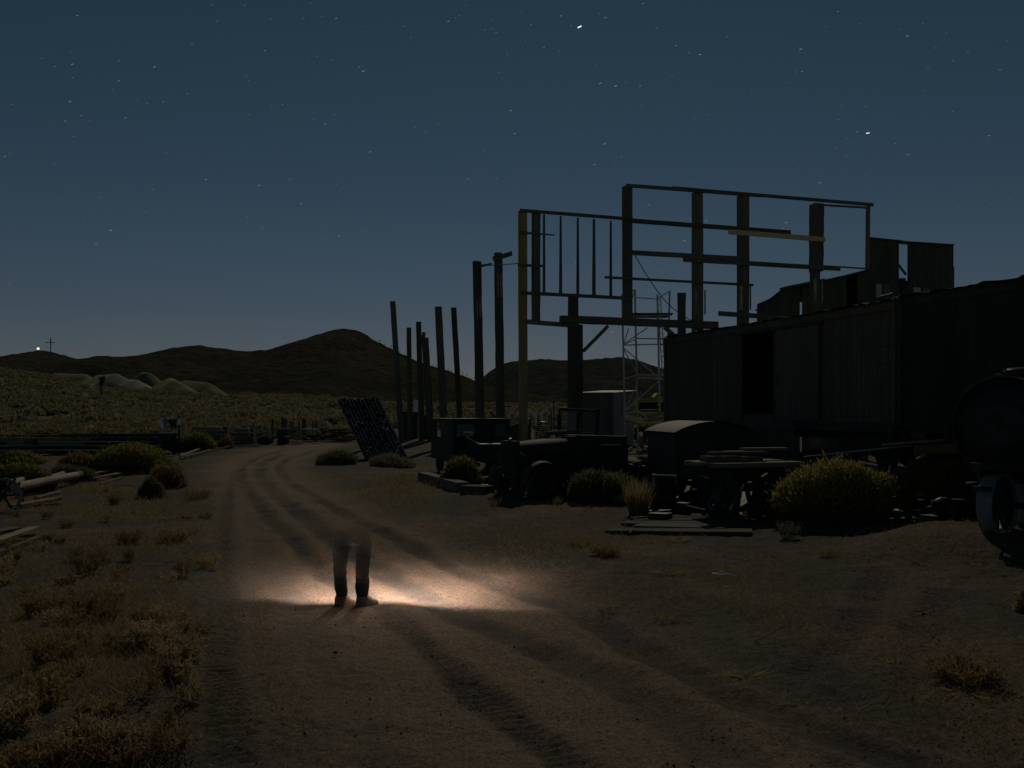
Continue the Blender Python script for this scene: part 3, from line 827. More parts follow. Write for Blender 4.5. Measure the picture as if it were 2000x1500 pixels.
# ================================================================== BOXCARS
A3 = V((5.37, 34.0, 0)); B3 = V((10.0, 19.0, 0)); CD = (B3 - A3).normalized(); CN = V((CD.y, -CD.x, 0))
if CN.y > 0: CN = -CN
if CN.x > 0: CN = -CN      # toward the camera side
CLEN = (B3 - A3).length
ZB, ZT = 2.1, 5.0
def cpt(s, o, z): return A3 + CD * s + CN * o + V((0, 0, z))
def s_at(u):
    k = (u - 1000) / K
    return (A3.x - k * A3.y) / (k * CD.y - CD.x)
def boxcar(name, label, s0, s1, mat, door=None, width=2.7, ladder=True, zt=ZT, drop_=0.0):
    t = thing(name, label, 'boxcar', drop(cpt((s0 + s1) / 2, -width / 2, 0)))
    # planked side facing the camera
    m = MB(); s = s0
    while s < s1 - .02:
        w = min(random.uniform(.125, .15), s1 - s)
        mid = s + w / 2
        if not (door and door[0] < mid < door[1]):
            zb = ZB + random.uniform(-.03, .02) + (random.uniform(0, .12) if random.random() < .06 else 0)
            o_ = random.uniform(-.006, .006)
            m.box(cpt(mid, o_, (zb + zt) / 2), CD * (w / 2 - .002), CN * .022, V((0, 0, (zt - zb) / 2)))
        elif True:
            zt2, zb2 = ZT - .12, ZB + .35
            m.box(cpt(mid, 0, (ZB + zb2) / 2 - .05), CD * (w / 2 - .005), CN * .022, V((0, 0, (zb2 - ZB) / 2 - .05)))
        s += w
    m.build('side_wall', mat, t)
    m = MB()
    m.box(cpt((s0 + s1) / 2, -width, (ZB + zt) / 2), CD * ((s1 - s0) / 2), CN * .03, V((0, 0, (zt - ZB) / 2)))
    m.build('back_wall', mat, t)
    for e in (s0 + .03, s1 - .03):
        MB().box(cpt(e, -width / 2, (ZB + zt) / 2 + .1), CD * .03, CN * (width / 2 - .06), V((0, 0, (zt - ZB) / 2 + .05))).build('end_wall', mat, t)
    MB().box(cpt((s0 + s1) / 2, -width / 2, ZB - .09), CD * ((s1 - s0) / 2 - .02), CN * (width / 2 - .05), V((0, 0, .06))).build('floor', RUST, t)
    # roof: shallow curved boards
    m = MB(); N = 60; K2 = 8
    pts = []
    for i_ in range(N + 1):
        s = s0 - .1 + (s1 - s0 + .2) * i_ / N
        for k in range(K2 + 1):
            q = k / K2; o_ = .14 - (width + .28) * q
            z = zt + .02 + .08 * math.sin(math.pi * q) + .02 * mnoise.noise(V((s * 3, q * 4, s0)))
            if k in (0, K2): z += random.uniform(-.025, .02); o_ += random.uniform(-.04, .02)
            pts.append(cpt(s, o_, z))
    fs = [(i_ * (K2 + 1) + k, i_ * (K2 + 1) + k + 1, (i_ + 1) * (K2 + 1) + k + 1, (i_ + 1) * (K2 + 1) + k) for i_ in range(N) for k in range(K2)]
    m.add(pts, fs); m.add([p - V((0, 0, .05)) for p in pts], [f[::-1] for f in fs])
    m.build('roof', CARW2, t)
    MB().beam(cpt(s0, .06, zt - .12), cpt(s1, .06, zt - .12), .2, .05, side=V((0, 0, 1)), seg=14, jit=.05).build('fascia', mat, t)
    MB().beam(cpt(s0, .05, ZB - .06), cpt(s1, .05, ZB - .06), .22, .07, side=V((0, 0, 1)), seg=8, jit=.02).build('sill', RUST, t)
    for e in (s0 + .07, s1 - .07):
        MB().beam(cpt(e, .05, ZB), cpt(e, .05, zt - .2), .13, .05, side=CD).build('corner_post', mat, t)
    if door:
        for e in door:
            MB().beam(cpt(e, .045, ZB), cpt(e, .045, zt - .2), .14, .06, side=CD).build('door_post', mat, t)
        MB().beam(cpt(door[0] - .1, .075, zt - .27), cpt(door[1] + 2.2, .075, zt - .27), .08, .05, side=V((0, 0, 1))).build('door_rail', RUST, t)
        dw = door[1] - door[0]
        dm = MB(); n = 13
        for k in range(n):
            dm.box(cpt(door[1] + .12 + (k + .5) * dw * 1.05 / n, .085 + random.uniform(-.004, .004), (ZB + zt) / 2 - .13), CD * (dw * 1.05 / n / 2 - .005), CN * .018, V((0, 0, (zt - ZB) / 2 - .2)))
        dr = dm.build('sliding_door', mat, t)
        h_ = cpt(door[1] + .22, .14, ZB + 1.05)
        MB().tube([h_, h_ + V((0, 0, .3))], .014, 6).build('handle', RUST, dr)
    if ladder:
        for k in range(5):
            z = ZB + .25 + .4 * k
            MB().tube([cpt(s1 - .55, .03, z), cpt(s1 - .55, .1, z), cpt(s1 - .18, .1, z), cpt(s1 - .18, .03, z)], .012, 6).build('grab_rung', mat, t)
    # trucks
    for e in (s0 + 1.6, s1 - 1.6):
        fr = MB().beam(cpt(e - 1.05, -.32, ZB - .52), cpt(e + 1.05, -.32, ZB - .52), .22, .12, side=V((0, 0, 1))).build('truck_frame', BLACKM, t)
        for dx in (-.75, .75):
            for o_ in (-.42, -width + .42):
                MB().lathe(cpt(e + dx, o_, ZB - .72), CN, [(.05, -.06), (.36, -.05), (.42, .02), (.42, .06), (.4, .07), (.05, .07)], 24).build('wheel', BLACKM, t, True)
            MB().tube([cpt(e + dx, -.2, ZB - .72), cpt(e + dx, -width + .2, ZB - .72)], .06, 8).build('axle', BLACKM, t)
    m = MB().beam(cpt(s0 + .3, -.5, ZB - .26), cpt(s1 - .3, -.5, ZB - .26), .26, .1, side=V((0, 0, 1)))
    m.build('side_sill', BLACKM, t)
    return t
d0, d1 = s_at(1450), s_at(1518)
boxcar('boxcar', 'weathered plank boxcar with a black open doorway, nearest the timber frame', 0.0, s_at(1753), CARW, (d0, d1))
boxcar('boxcar', 'darker boxcar coupled at the right edge behind the steam boiler', s_at(1757), s_at(1757) + 10.2, CARW2, None, ladder=False, zt=ZT + .03)

# ================================================================== SHACKS BEHIND THE BOXCAR
def shack(name, label, us, tops, D, mat, gaps=(), windows=(), holes=(), slope=.0, depth=4.0):
    """board-faced shack; us/tops = roof outline in the photo; D = distance of its face"""
    fd = lambda u: D / (1 - slope * (u - us[0]) / K)
    Q = lambda u, v, o=0.0: P(u, v, fd(u)) + V((0, -o, 0))
    mid = (us[0] + us[-1]) / 2
    t = thing(name, label, 'shack', drop(P(mid, 700, fd(mid))))
    zb = t.location.z - .2
    m = MB(); u = us[0]; bw = 4.4
    while u < us[-1] - 1:
        w = min(bw * random.uniform(.8, 1.15), us[-1] - u)
        c = u + w / 2
        if not any(g0 < c < g1 for g0, g1 in gaps):
            v = np.interp(c, us, tops) + random.uniform(-1.0, 1.0)
            a, b = Q(u + .04, v, random.uniform(-.012, .012)), Q(u + w - .04, v)
            b.z = a.z + random.uniform(-.02, .02)
            spans = [(zb, a.z)]
            for h0, h1, hv0, hv1 in holes:
                if h0 < c < h1:
                    zt_, zb_ = Q(c, hv0).z, Q(c, hv1).z
                    spans = [(zb, zb_), (zt_, a.z)]
            for z0, z1 in spans:
                cx = (a + b) / 2
                m.box(V((cx.x, cx.y, (z0 + z1) / 2)), V((b.x - a.x, b.y - a.y, 0)) / 2, V((0, .02, 0)), V((0, 0, (z1 - z0) / 2)))
        u += w
    m.build('front_wall', mat, t)
    a, b = Q(us[0], tops[0]), Q(us[-1], tops[-1])
    for e in (a, b):
        z1 = e.z - .15
        MB().box(V((e.x + (.08 if e is a else -.08), e.y + depth / 2 + .05, (zb + z1) / 2)), V((.03, 0, 0)), V((0, depth / 2, 0)), V((0, 0, (z1 - zb) / 2))).build('side_wall', mat, t)
    for k in range(len(us) - 1):
        a, b = Q(us[k], tops[k], .12), Q(us[k + 1], tops[k + 1], .12)
        q = V((0, depth + .3, -.5)) if depth > 1 else V((0, depth + .2, 0))
        MB().hexa([a, b, b + q, a + q, a + V((0, 0, .06)), b + V((0, 0, .06)), b + q + V((0, 0, .06)), a + q + V((0, 0, .06))]).build('roof', SHACKW, t)
    for (h0, h1, hv0, hv1, panes) in windows:
        a, b = Q(h0, hv1, .03), Q(h1, hv0, .03)
        f = MB(); th = .07
        for p, q in ((V((a.x, a.y, a.z)), V((a.x, a.y, b.z))), (V((b.x, b.y, a.z)), V((b.x, b.y, b.z))), (V((a.x, a.y, a.z)), V((b.x, b.y, a.z))), (V((a.x, a.y, b.z)), V((b.x, b.y, b.z))), (V(((a.x + b.x) / 2, (a.y + b.y) / 2, a.z)), V(((a.x + b.x) / 2, (a.y + b.y) / 2, b.z)))):
            f.beam(p, q, th, .05, side=V((1, 0, 0)) if abs(p.x - q.x) < .01 else V((0, 0, 1)))
        w_ = f.build('window', SHACKW, t)
        for k, mt in enumerate(panes):
            x0 = a.x + (b.x - a.x) * k / 2; x1 = a.x + (b.x - a.x) * (k + 1) / 2
            MB().box(V(((x0 + x1) / 2, a.y + .045, (a.z + b.z) / 2)), ((x1 - x0) / 2 - .02, 0, 0), (0, .008, 0), (0, 0, (b.z - a.z) / 2 - .02)).build('pane', mt, w_)
    return t, Q
t, Q = shack('plank_shack', 'low plank shack with a rising ragged roofline behind the boxcar', [1530, 1560, 1600, 1650, 1696], [564, 557, 551, 540, 528], 45, SHACKW,
             gaps=((1564, 1567.5), (1574.5, 1577.5), (1654, 1674)), slope=.1, depth=5)
m = MB(); m.beam(Q(1524, 565, .3), Q(1602, 549, .3), .1, .6, side=V((0, 0, 1)), seg=8, jit=.1); m.build('eave_board', SHACKW, t)
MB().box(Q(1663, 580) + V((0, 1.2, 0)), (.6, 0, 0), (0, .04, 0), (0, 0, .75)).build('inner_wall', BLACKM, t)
MB().beam(Q(1600, 607, .25), Q(1650, 615, .25), .08, .06).build('loose_board', W_OLD, t)
MB().box(Q(1536, 625, .1), (.35, 0, 0), (0, .1, 0), (0, 0, .22)).build('step_block', SHACKW, t)
t, Q = shack('false_front_shack', 'tall false-front plank shack with a slit and two pale windows', [1697, 1757, 1770, 1862], [466, 472, 474, 480], 48, SHACKW,
             gaps=((1757.5, 1770.5),), windows=((1708, 1740, 553, 583, (WHITEP, GLASS)), (1782, 1818, 560, 580, (WHITEP, GLASS))), holes=((1709, 1739, 553, 583), (1783, 1817, 560, 580)), slope=.05, depth=.4)
MB().beam(Q(1757, 516, -.15), Q(1772, 536, -.15), .12, .08).build('brace', SHACKW, t)
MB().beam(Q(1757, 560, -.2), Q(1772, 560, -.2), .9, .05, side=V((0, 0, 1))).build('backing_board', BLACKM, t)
MB().beam(Q(1860, 600, .0), Q(1860, 522, .0), .14, .14, side=V((1, 0, 0))).build('corner_post', SHACKW, t)
MB().beam(Q(1856, 482, .0), Q(1856, 560, .0), .1, .1, side=V((1, 0, 0))).build('corner_post', SHACKW, t)
m = MB()
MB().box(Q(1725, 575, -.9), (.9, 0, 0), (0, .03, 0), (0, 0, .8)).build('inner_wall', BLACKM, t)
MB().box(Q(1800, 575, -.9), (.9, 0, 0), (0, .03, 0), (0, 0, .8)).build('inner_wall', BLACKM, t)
tag(MB().tube([P(1717, 585, 23.4), P(1718, 580, 23.4), P(1745, 573, 22.6)], .03, 6).build('bent_pipe', BLACKM), 'thin bent pipe lying along the boxcar roof below the white window', 'pipe')

# ================================================================== SCAFFOLD, SHED, YELLOW MACHINE
SD = 47.0
base = drop(P(1258, 860, SD))
t = thing('scaffold_tower', 'pale steel scaffold tower with a top platform and ladder', 'scaffold', base)
# four legs: two near (left-front, right-front), two far
def sp(u, v, D): return P(u, v, D)
Ln, Lf, Rn, Rf = (1222, SD), (1242, SD + 2.1), (1291, SD - .2), (1309, SD + 1.9)
def leg(u, D, vt, r=.045, lean=0.0):
    a = P(u + lean, vt, D); b = drop(P(u, 870, D))
    MB().tube([b, a], r, 8).build('leg', STEEL, t)
leg(1222, SD, 575, lean=-7); leg(1247, SD + 2, 566, lean=-7, r=.05); leg(1291, SD, 575, lean=-7, r=.05); leg(1300, SD + 2, 568, lean=8)
for (u0, v0, u1, v1, D, r) in [
    (1216, 640, 1240, 566, SD, .025), (1218, 672, 1265, 640, SD + .1, .03), (1218, 673, 1228, 641, SD, .025), (1218, 673, 1243, 662, SD, .03), (1218, 674, 1298, 672, SD + .1, .035),
    (1243, 661, 1298, 662, SD + 1.9, .03), (1218, 680, 1280, 732, SD, .028), (1218, 682, 1247, 735, SD, .028), (1219, 740, 1246, 732, SD, .035), (1246, 732, 1300, 733, SD, .05),
    (1245, 738, 1300, 740, SD + .2, .03), (1221, 803, 1290, 741, SD, .03), (1222, 800, 1246, 745, SD, .025), (1221, 808, 1250, 803, SD, .03), (1250, 800, 1292, 800, SD, .035),
    (1222, 815, 1240, 847, SD, .03), (1222, 812, 1300, 828, SD + .1, .05), (1237, 581, 1284, 584, SD + .2, .03), (1284, 583, 1310, 568, SD + .6, .03), (1234, 570, 1240, 565, SD, .03)]:
    MB().tube([P(u0, v0, D), P(u1, v1, D)], r, 6).build('brace', STEEL, t)
pa, pb = P(1233, 614, SD), P(1313, 612, SD)
m = MB()
for k in range(5):
    y = SD - .1 + k * .42
    m.box(V(((pa.x + pb.x) / 2, y, pa.z + .02)), ((pb.x - pa.x) / 2, 0, 0), (0, .19, 0), (0, 0, .025))
m.build('platform', W_OLD, t)
MB().tube([P(1233, 618, SD - .3), P(1313, 615, SD - .3)], .04, 6).build('ledger', STEEL, t)
m = MB()
for k in range(3):
    m.box(P(1268, 736, SD + .4 + .4 * k), (.75, 0, 0), (0, .18, 0), (0, 0, .03))
m.build('platform', W_DARKH, t)
m = MB()
a0, a1, b0, b1 = P(1284, 578, SD - .15), P(1294, 735, SD - .15), P(1290, 580, SD - .15), P(1299, 735, SD - .15)
m.tube([a0, a1], .025, 6); m.tube([b0, b1], .025, 6)
for k in range(14): m.tube([a0.lerp(a1, (k + .5) / 14), b0.lerp(b1, (k + .5) / 14)], .018, 5)
m.build('ladder', STEEL, t)
for u in (1222, 1248, 1291, 1300):
    b = drop(P(u, 870, SD if u in (1222, 1291) else SD + 2))
    MB().lathe(b + V((0, 0, .06)), (0, 0, 1), [(.03, -.05), (.12, -.05), (.12, .0), (.03, .03)], 12).build('foot_plate', STEEL, t)

# pale tin shed
SDH = 56.0
a, b = P(1140, 830, SDH), P(1200, 830, SDH)
t = thing('tin_shed', 'small pale corrugated tin shed behind the timber frame', 'shed', drop(P(1180, 830, SDH + 1)))
zb = t.location.z; zt = P(1170, 768, SDH).z
lf, rf, rb = P(1136, 800, SDH + .4), P(1199, 800, SDH), P(1238, 800, SDH + 2.8)
def corr(p, q, z0, z1, name):
    p, q = V((p.x, p.y, 0)), V((q.x, q.y, 0)); n = 40
    d = (q - p); nn = V((d.y, -d.x, 0)).normalized()
    pts = []
    for k in range(n * 4 + 1):
        c = p + d * (k / (n * 4)) + nn * (.03 * math.sin(k * math.pi / 2))
        pts += [c + V((0, 0, z0)), c + V((0, 0, z1))]
    m = MB(); m.add(pts, [(2 * k, 2 * k + 2, 2 * k + 3, 2 * k + 1) for k in range(n * 4)])
    m.add([p - nn * .05 * 0 + nn * -.04 for p in pts], [(2 * k, 2 * k + 1, 2 * k + 3, 2 * k + 2) for k in range(n * 4)])
    m.build(name, TIN, t)
corr(lf, rf, zb - .1, zt, 'front_wall'); corr(rf, rb, zb - .1, zt, 'side_wall')
lb = lf + (rb - rf); corr(rb, lb, zb - .1, zt, 'back_wall'); corr(lb, lf, zb - .1, zt, 'side_wall')
m = MB(); n = 30
pts = []
e = V((0, 0, 0))
for i_ in range(n + 1):
    s_ = -.05 + 1.1 * i_ / n
    for k in range(3):
        q_ = -.05 + 1.12 * k / 2
        c = V((lf.x, lf.y, 0)).lerp(V((rf.x, rf.y, 0)), s_) + (V((rb.x, rb.y, 0)) - V((rf.x, rf.y, 0))) * q_
        pts.append(c + V((0, 0, zt + .05 + .02 * (i_ % 2) + .16 * q_)))
fs = [(i_ * 3 + k, (i_ + 1) * 3 + k, (i_ + 1) * 3 + k + 1, i_ * 3 + k + 1) for i_ in range(n) for k in range(2)]
m.add(pts, fs); m.add([p - V((0, 0, .04)) for p in pts], [f[::-1] for f in fs]); m.build('roof', TINROOF, t)
MB().tube([P(1217, 812, SDH + .9), P(1217, 784, SDH + .9), P(1220, 781, SDH + 1.1)], .06, 8).build('vent_pipe', TIN, t)

# yellow loader beyond the scaffold
YD = 62.0
c = drop(P(1278, 815, YD))
t = thing('yellow_loader', 'yellow-topped machine with a pointed hood behind the scaffold', 'machine', c)
m = MB(); pro = [(1243, 786), (1243, 776), (1258, 777), (1279, 775), (1285, 767), (1291, 775), (1300, 774), (1300, 786)]
f = [P(u, v, YD) for u, v in pro]; bk = [p + V((0, 1.6, 0)) for p in f]; n = len(f)
m.add(f + bk, [tuple(range(n)), tuple(range(2 * n - 1, n - 1, -1))] + [(k, n + k, n + (k + 1) % n, (k + 1) % n) for k in range(n)])
m.build('hood', YELP, t)
MB().box(P(1272, 795, YD + .8), (.85, 0, 0), (0, .7, 0), (0, 0, .3)).build('body', BLACKM, t)
for u in (1252, 1292):
    MB().lathe(drop(P(u, 810, YD)) + V((0, .1, .5)), (0, 1, 0), [(.15, -.15), (.5, -.15), (.55, -.1), (.55, .1), (.5, .15), (.15, .15)], 20).build('wheel', TIRE, t, True)
MB().beam(P(1284, 792, YD - .2), P(1291, 784, YD - .2), .12, .08).build('arm', WHITEP, t)

# pile of pale boards and junk under the scaffold
for k, (u0, v0, u1, v1, mt, lab) in enumerate([
    (1224, 815, 1262, 828, W_PALE, 'yellowish board sloping under the scaffold, upper of two'), (1222, 820, 1260, 832, W_LUM, 'greyish board sloping under the scaffold, lower of two'),
    (1256, 822, 1296, 816, W_LUM, 'pale board on the heap beneath the scaffold ladder'), (1270, 812, 1300, 806, W_LUM, 'topmost pale board on the heap beneath the scaffold ladder')]):
    D = 43 + .5 * k
    tag(MB().beam(P(u0, v0, D), P(u1, v1, D), .16, .06, side=V((0, 0, 1)), seg=4, jit=.08).build('board', mt), lab, 'board')
# rubble heap beneath it
m = MB(); c = drop(P(1262, 860, 44))
for k in range(46):
    q = V((random.gauss(0, .6), random.gauss(0, .5), 0)); zz = 1.05 * math.exp(-(q.x ** 2 + q.y ** 2) / .8) * random.random()
    a = V((random.gauss(0, 1), random.gauss(0, 1), random.gauss(0, .35))).normalized()
    m.beam(c + q + V((0, 0, zz)) - a * .3, c + q + V((0, 0, zz)) + a * .3, random.uniform(.05, .25), random.uniform(.03, .1))
tag(m.build('scrap_heap', W_LUM), 'heap of broken pale boards and scrap at the scaffold foot', 'scrap heap', kind='stuff')

# posts of the far fence seen through the frame
fposts = []
for k, u in enumerate([1036, 1047, 1052, 1058, 1072, 1078, 1083, 1090]):
    D = 84; p = drop(P(u, 812, D))
    hgt = (1.5, 1.6, 1.3, 1.6, 1.4, 1.7, 2.6, 1.3)[k]
    o = MB().beam(p - V((0, 0, .2)), p + V((random.uniform(-.08, .08), 0, hgt)), .12, .1, side=V((1, 0, 0)), seg=3, jit=.1).build('fence_post', WHITEP if k in (1, 3) else W_OLD)
    lab = ('white-topped fence post in the far line seen between frame posts' if k in (1, 3) else 'grey fence post in the far line seen between the frame posts')
    if k == 6: lab = 'tallest dark fence post in the far line, nearest the frame'
    tag(o, lab, 'fence post', 'posts of the far fence')
# dark pallets stack & white-roofed coop by the yellow post
t = thing('pallet_stack', 'dark square stack of slatted pallets beyond the round bush', 'pallets', drop(P(1060, 826, 60)))
for k in range(9):
    z = t.location.z + .06 + .13 * k
    MB().box(V((t.location.x, t.location.y, z)), (.45, .05, 0), (-.05, .45, 0), (0, 0, .045)).build('pallet', BLACKM, t)
MB().lathe(V((t.location.x, t.location.y, t.location.z + 1.22)), (0, 0, 1), [(.001, -.02), (.42, -.02), (.3, .15), (.001, .22)], 14).build('tarp', BLACKM, t, True)
t = thing('lean_to', 'small dark lean-to with a white scrap beside the yellow post', 'lean-to', drop(P(1012, 822, 66)))
pp = t.location
m = MB(); m.hexa([pp + V((-.9, -.4, .7)), pp + V((.9, -.4, 1.35)), pp + V((.9, .9, 1.35)), pp + V((-.9, .9, .7)), pp + V((-.9, -.4, .78)), pp + V((.9, -.4, 1.43)), pp + V((.9, .9, 1.43)), pp + V((-.9, .9, .78))])
m.build('roof', W_DARKH, t)
for dx, hh in ((-.8, .7), (.8, 1.3)):
    MB().beam(pp + V((dx, -.3, 0)), pp + V((dx, -.3, hh)), .14, .14, side=V((1, 0, 0))).build('post', W_DARK, t)
MB().box(pp + V((0, .8, .5)), (.9, 0, 0), (0, .03, 0), (0, 0, .5)).build('back_board', W_DARK, t)
MB().beam(P(1030, 800, 65.5), P(1039, 807, 65.5), .25, .05, side=V((0, 0, 1)), seg=3, jit=.25).build('white_scrap', WHITEP, t)

# boards piled behind the left truck
for k, (u0, v0, u1, v1, mt, lab) in enumerate([
    (905, 819, 935, 812, W_LUM, 'pale board atop the pile left of the scarred timbers'), (906, 822, 922, 821, W_LUM, 'short pale board low in the pile behind the left truck cab'),
    (914, 806, 930, 814, W_LUM, 'pale board leaning down toward the tall scarred timber'), (942, 818, 970, 815, W_OLD, 'grey board lying between the two tall scarred timbers'),
    (957, 804, 970, 817, W_OLD, 'thin board tilted up against the tallest timber')]):
    D = 52 + k * .4
    tag(MB().beam(P(u0, v0, D), P(u1, v1, D), .14, .06, side=V((0, 0, 1)), seg=4, jit=.08).build('board', mt), lab, 'board')
m = MB(); c = drop(P(930, 830, 53))
for k in range(40):
    q = V((random.uniform(-1.6, 1.6), random.gauss(0, .4), random.uniform(0, 1.6) ))
    a = V((1, random.gauss(0, .4), random.gauss(0, .12))).normalized()
    m.beam(c + q - a * .8, c + q + a * .8, random.uniform(.08, .2), .06)
tag(m.build('lumber_heap', W_DARKH), 'dark heap of stacked boards behind the left truck cab', 'lumber heap', kind='stuff')

# ================================================================== OLD TRUCKS
def frame_of(origin, f):
    f = V((f[0], f[1], 0)).normalized(); l = V((-f.y, f.x, 0))
    return lambda x, y, z: V(origin) + f * x + l * y + V((0, 0, z))

def road_wheel(parent, c, axis, r, w, name='wheel', spokes=10, tyre_mat=None, rim_mat=None, iron=False):
    """tyre, rim and spokes: thing > wheel (spokes + hub) > tyre, rim"""
    c, ax = V(c), V(axis).normalized()
    m = MB().lathe(c, ax, [(.01, -w * .6), (r * .2, -w * .6), (r * .2, w * .6), (.01, w * .6)], 14)
    a = V((0, 0, 1)); b = ax.cross(a).normalized()
    for k in range(spokes):
        t = 2 * math.pi * k / spokes; d = a * math.cos(t) + b * math.sin(t)
        m.beam(c + d * r * .15, c + d * r * .8, .045, .035, side=ax)
    wh = m.build(name, rim_mat or RUST, parent)
    th = .1 if iron else .26
    prof = [(r * (1 - th), -w / 2), (r, -w / 2 * (1 if iron else .55)), (r * (1 if iron else 1.03), 0), (r, w / 2 * (1 if iron else .55)), (r * (1 - th), w / 2)]
    MB().lathe(c, ax, prof, 40).build('tyre', tyre_mat or TIRE, wh, True)
    MB().lathe(c, ax, [(r * (1 - th) - .05, -w * .3), (r * (1 - th), -w * .32), (r * (1 - th), w * .32), (r * (1 - th) - .05, w * .3)], 32).build('rim', rim_mat or RUST, wh, True)
    return wh

def fender(parent, T, x, y, r, w, mat, a0=10, a1=170, name='fender', z=0.0):
    m = MB(); pts = []; n = 14
    for k in range(n + 1):
        a = R(a0 + (a1 - a0) * k / n)
        for q in (-.5, -.25, 0, .25, .5):
            rr = r * (1 - .06 * (2 * q) ** 2)
            pts.append(T(x + rr * math.cos(a), y + q * w, z + rr * math.sin(a)))
    fs = [(k * 5 + j, k * 5 + j + 1, (k + 1) * 5 + j + 1, (k + 1) * 5 + j) for k in range(n) for j in range(4)]
    m.add(pts, fs); m.add([p - V((0, 0, .02)) for p in pts], [f[::-1] for f in fs])
    return m.build(name, mat, parent, True)

# --- boxy cab truck (left of the yellow post)
o0 = drop(P(885, 925, 36))
rdir = V((.94, .35, 0)).normalized(); fdir = V((.35, -.94, 0)).normalized()
t = thing('derelict_truck', 'derelict boxy truck cab with broken windshield panes before the tall scarred timbers', 'truck', o0 + rdir * 1.1)
def C_(x, y, z): return o0 + rdir * x + fdir * y + V((0, 0, z))     # x across the front, y toward the camera
CW, CL, RZ = 2.25, 3.0, 2.12
m = MB()
def slab(m, x0, x1, y0, y1, z0, z1): m.box(C_((x0 + x1) / 2, (y0 + y1) / 2, (z0 + z1) / 2), rdir * ((x1 - x0) / 2), fdir * ((y1 - y0) / 2), V((0, 0, (z1 - z0) / 2)))
# side toward the left with one window hole (behind: y from -CL to 0)
for x0 in (0, CW - .05):
    slab(m, x0, x0 + .05, -CL, -.05, .55, 1.42); slab(m, x0, x0 + .05, -CL, -.05, 1.98, RZ - .03)
    slab(m, x0, x0 + .05, -CL, -2.3, 1.42, 1.98); slab(m, x0, x0 + .05, -1.25, -.05, 1.42, 1.98)
slab(m, .05, CW - .05, -CL, -CL + .05, .55, 1.1)
m.build('cab_side', RUST, t)
m = MB()
slab(m, 0, CW, -.05, 0, .55, 1.47); slab(m, 0, CW, -.05, 0, 1.94, RZ - .03)
for x0, x1 in ((0, .15), (.83, 1.66), (2.13, CW)): slab(m, x0, x1, -.05, 0, 1.47, 1.94)
m.build('cab_front', BLACKM, t)
m = MB(); slab(m, -.06, CW + .06, -CL - .05, .12, RZ - .03, RZ + .02); m.build('roof', BLACKM, t)
for x0, x1 in ((.15, .83), (1.66, 2.13)):
    m = MB(); slab(m, x0, x1, -.035, -.02, 1.47, 1.94); m.build('windshield_pane', GLASS, t)
m = MB(); slab(m, 1.68, 2.11, -.6, -.57, 1.45, 1.92); m.build('rear_pane', WHITEP if False else GLASS, t)
m = MB()   # tapering hood
h0 = [C_(.45, 0, .8), C_(1.85, 0, .8), C_(1.85, 0, 1.45), C_(.45, 0, 1.45)]
h1 = [C_(.6, 1.35, .75), C_(1.7, 1.35, .75), C_(1.7, 1.35, 1.2), C_(.6, 1.35, 1.2)]
m.hexa(h0 + h1); m.build('hood', BLACKM, t)
m = MB(); slab(m, .55, 1.75, 1.36, 1.44, .6, 1.22); m.build('radiator', RUST, t)
MB().tube([C_(.5, .05, 1.46), C_(.6, 1.37, 1.215), C_(1.7, 1.37, 1.215)], .02, 6).build('lit_hood_edge', STEEL, t)  # pale tube draws the lit edge of the hood
Tt = lambda x, y, z: C_(CW / 2 + y, x, z)
for xx in (-.0, CW - .0):
    road_wheel(t, C_(xx + (.1 if xx < 1 else -.1), .8, .42), rdir, .42, .16)
    fender(t, Tt, .8, (xx + (.08 if xx < 1 else -.08)) - CW / 2, .55, .3, BLACKM, z=.42)
    road_wheel(t, C_(xx + (.1 if xx < 1 else -.1), -2.1, .42), rdir, .42, .16)
m = MB(); slab(m, .5, .62, -CL, 1.3, .42, .55); m.build('chassis_rail', RUST, t)
m = MB(); slab(m, CW - .62, CW - .5, -CL, 1.3, .42, .55); m.build('chassis_rail', RUST, t)
m = MB(); slab(m, .95, 1.25, -.5, -.2, 1.0, 1.62); m.build('seat_back', RUST, t)

# --- vintage hood truck with open windshield frame
f = V((-.82, -.57, 0)).normalized(); cowl = drop(P(1122, 965, 27.6))
T = frame_of(cowl, f)
t = thing('vintage_truck', 'vintage truck with a long rounded hood and empty windshield frame', 'truck', cowl)
m = MB(); pts = []; N = 12; S = 12
for i_ in range(N + 1):
    q = i_ / N; x = 2.15 * q; hw = .52 - .2 * q; zt_ = 1.68 - .16 * q; zb_ = .85
    for k in range(S + 1):
        a = math.pi * k / S
        y = hw * math.cos(a); z = zb_ + (zt_ - zb_) * min(1.0, (.72 + .28 * math.sin(a)) if 0 < k < S else .0)
        pts.append(T(x, y if 0 < k < S else hw * math.cos(a), z))
fs = [(i_ * (S + 1) + k, i_ * (S + 1) + k + 1, (i_ + 1) * (S + 1) + k + 1, (i_ + 1) * (S + 1) + k) for i_ in range(N) for k in range(S)]
m.add(pts, fs); m.add(pts[-(S + 1):], [tuple(range(S + 1))])
for k in range(14):
    x = .35 + .1 * k
    for sy in (-1, 1):
        hw = .52 - .2 * x / 2.15 + .012
        m.beam(T(x, sy * hw, 1.0), T(x, sy * hw, 1.25), .04, .02, side=f, m=1)
m.build('hood', [RUST, BLACKM], t)
m = MB(); m.box(T(2.22, 0, 1.12), f * .08, T(0, .34, 0) - T(0, 0, 0), V((0, 0, .44))); m.build('radiator_shell', RUST, t)
m = MB()
for k in range(9): m.box(T(2.31, 0, .76 + .09 * k), f * .012, T(0, .29, 0) - T(0, 0, 0), V((0, 0, .02)))
m.build('radiator_grille', RUST, t)
MB().lathe(T(2.22, 0, 1.6), (0, 0, 1), [(.01, -.05), (.05, -.05), (.06, .02), (.01, .04)], 12).build('radiator_cap', GALV, t)
wy = .86
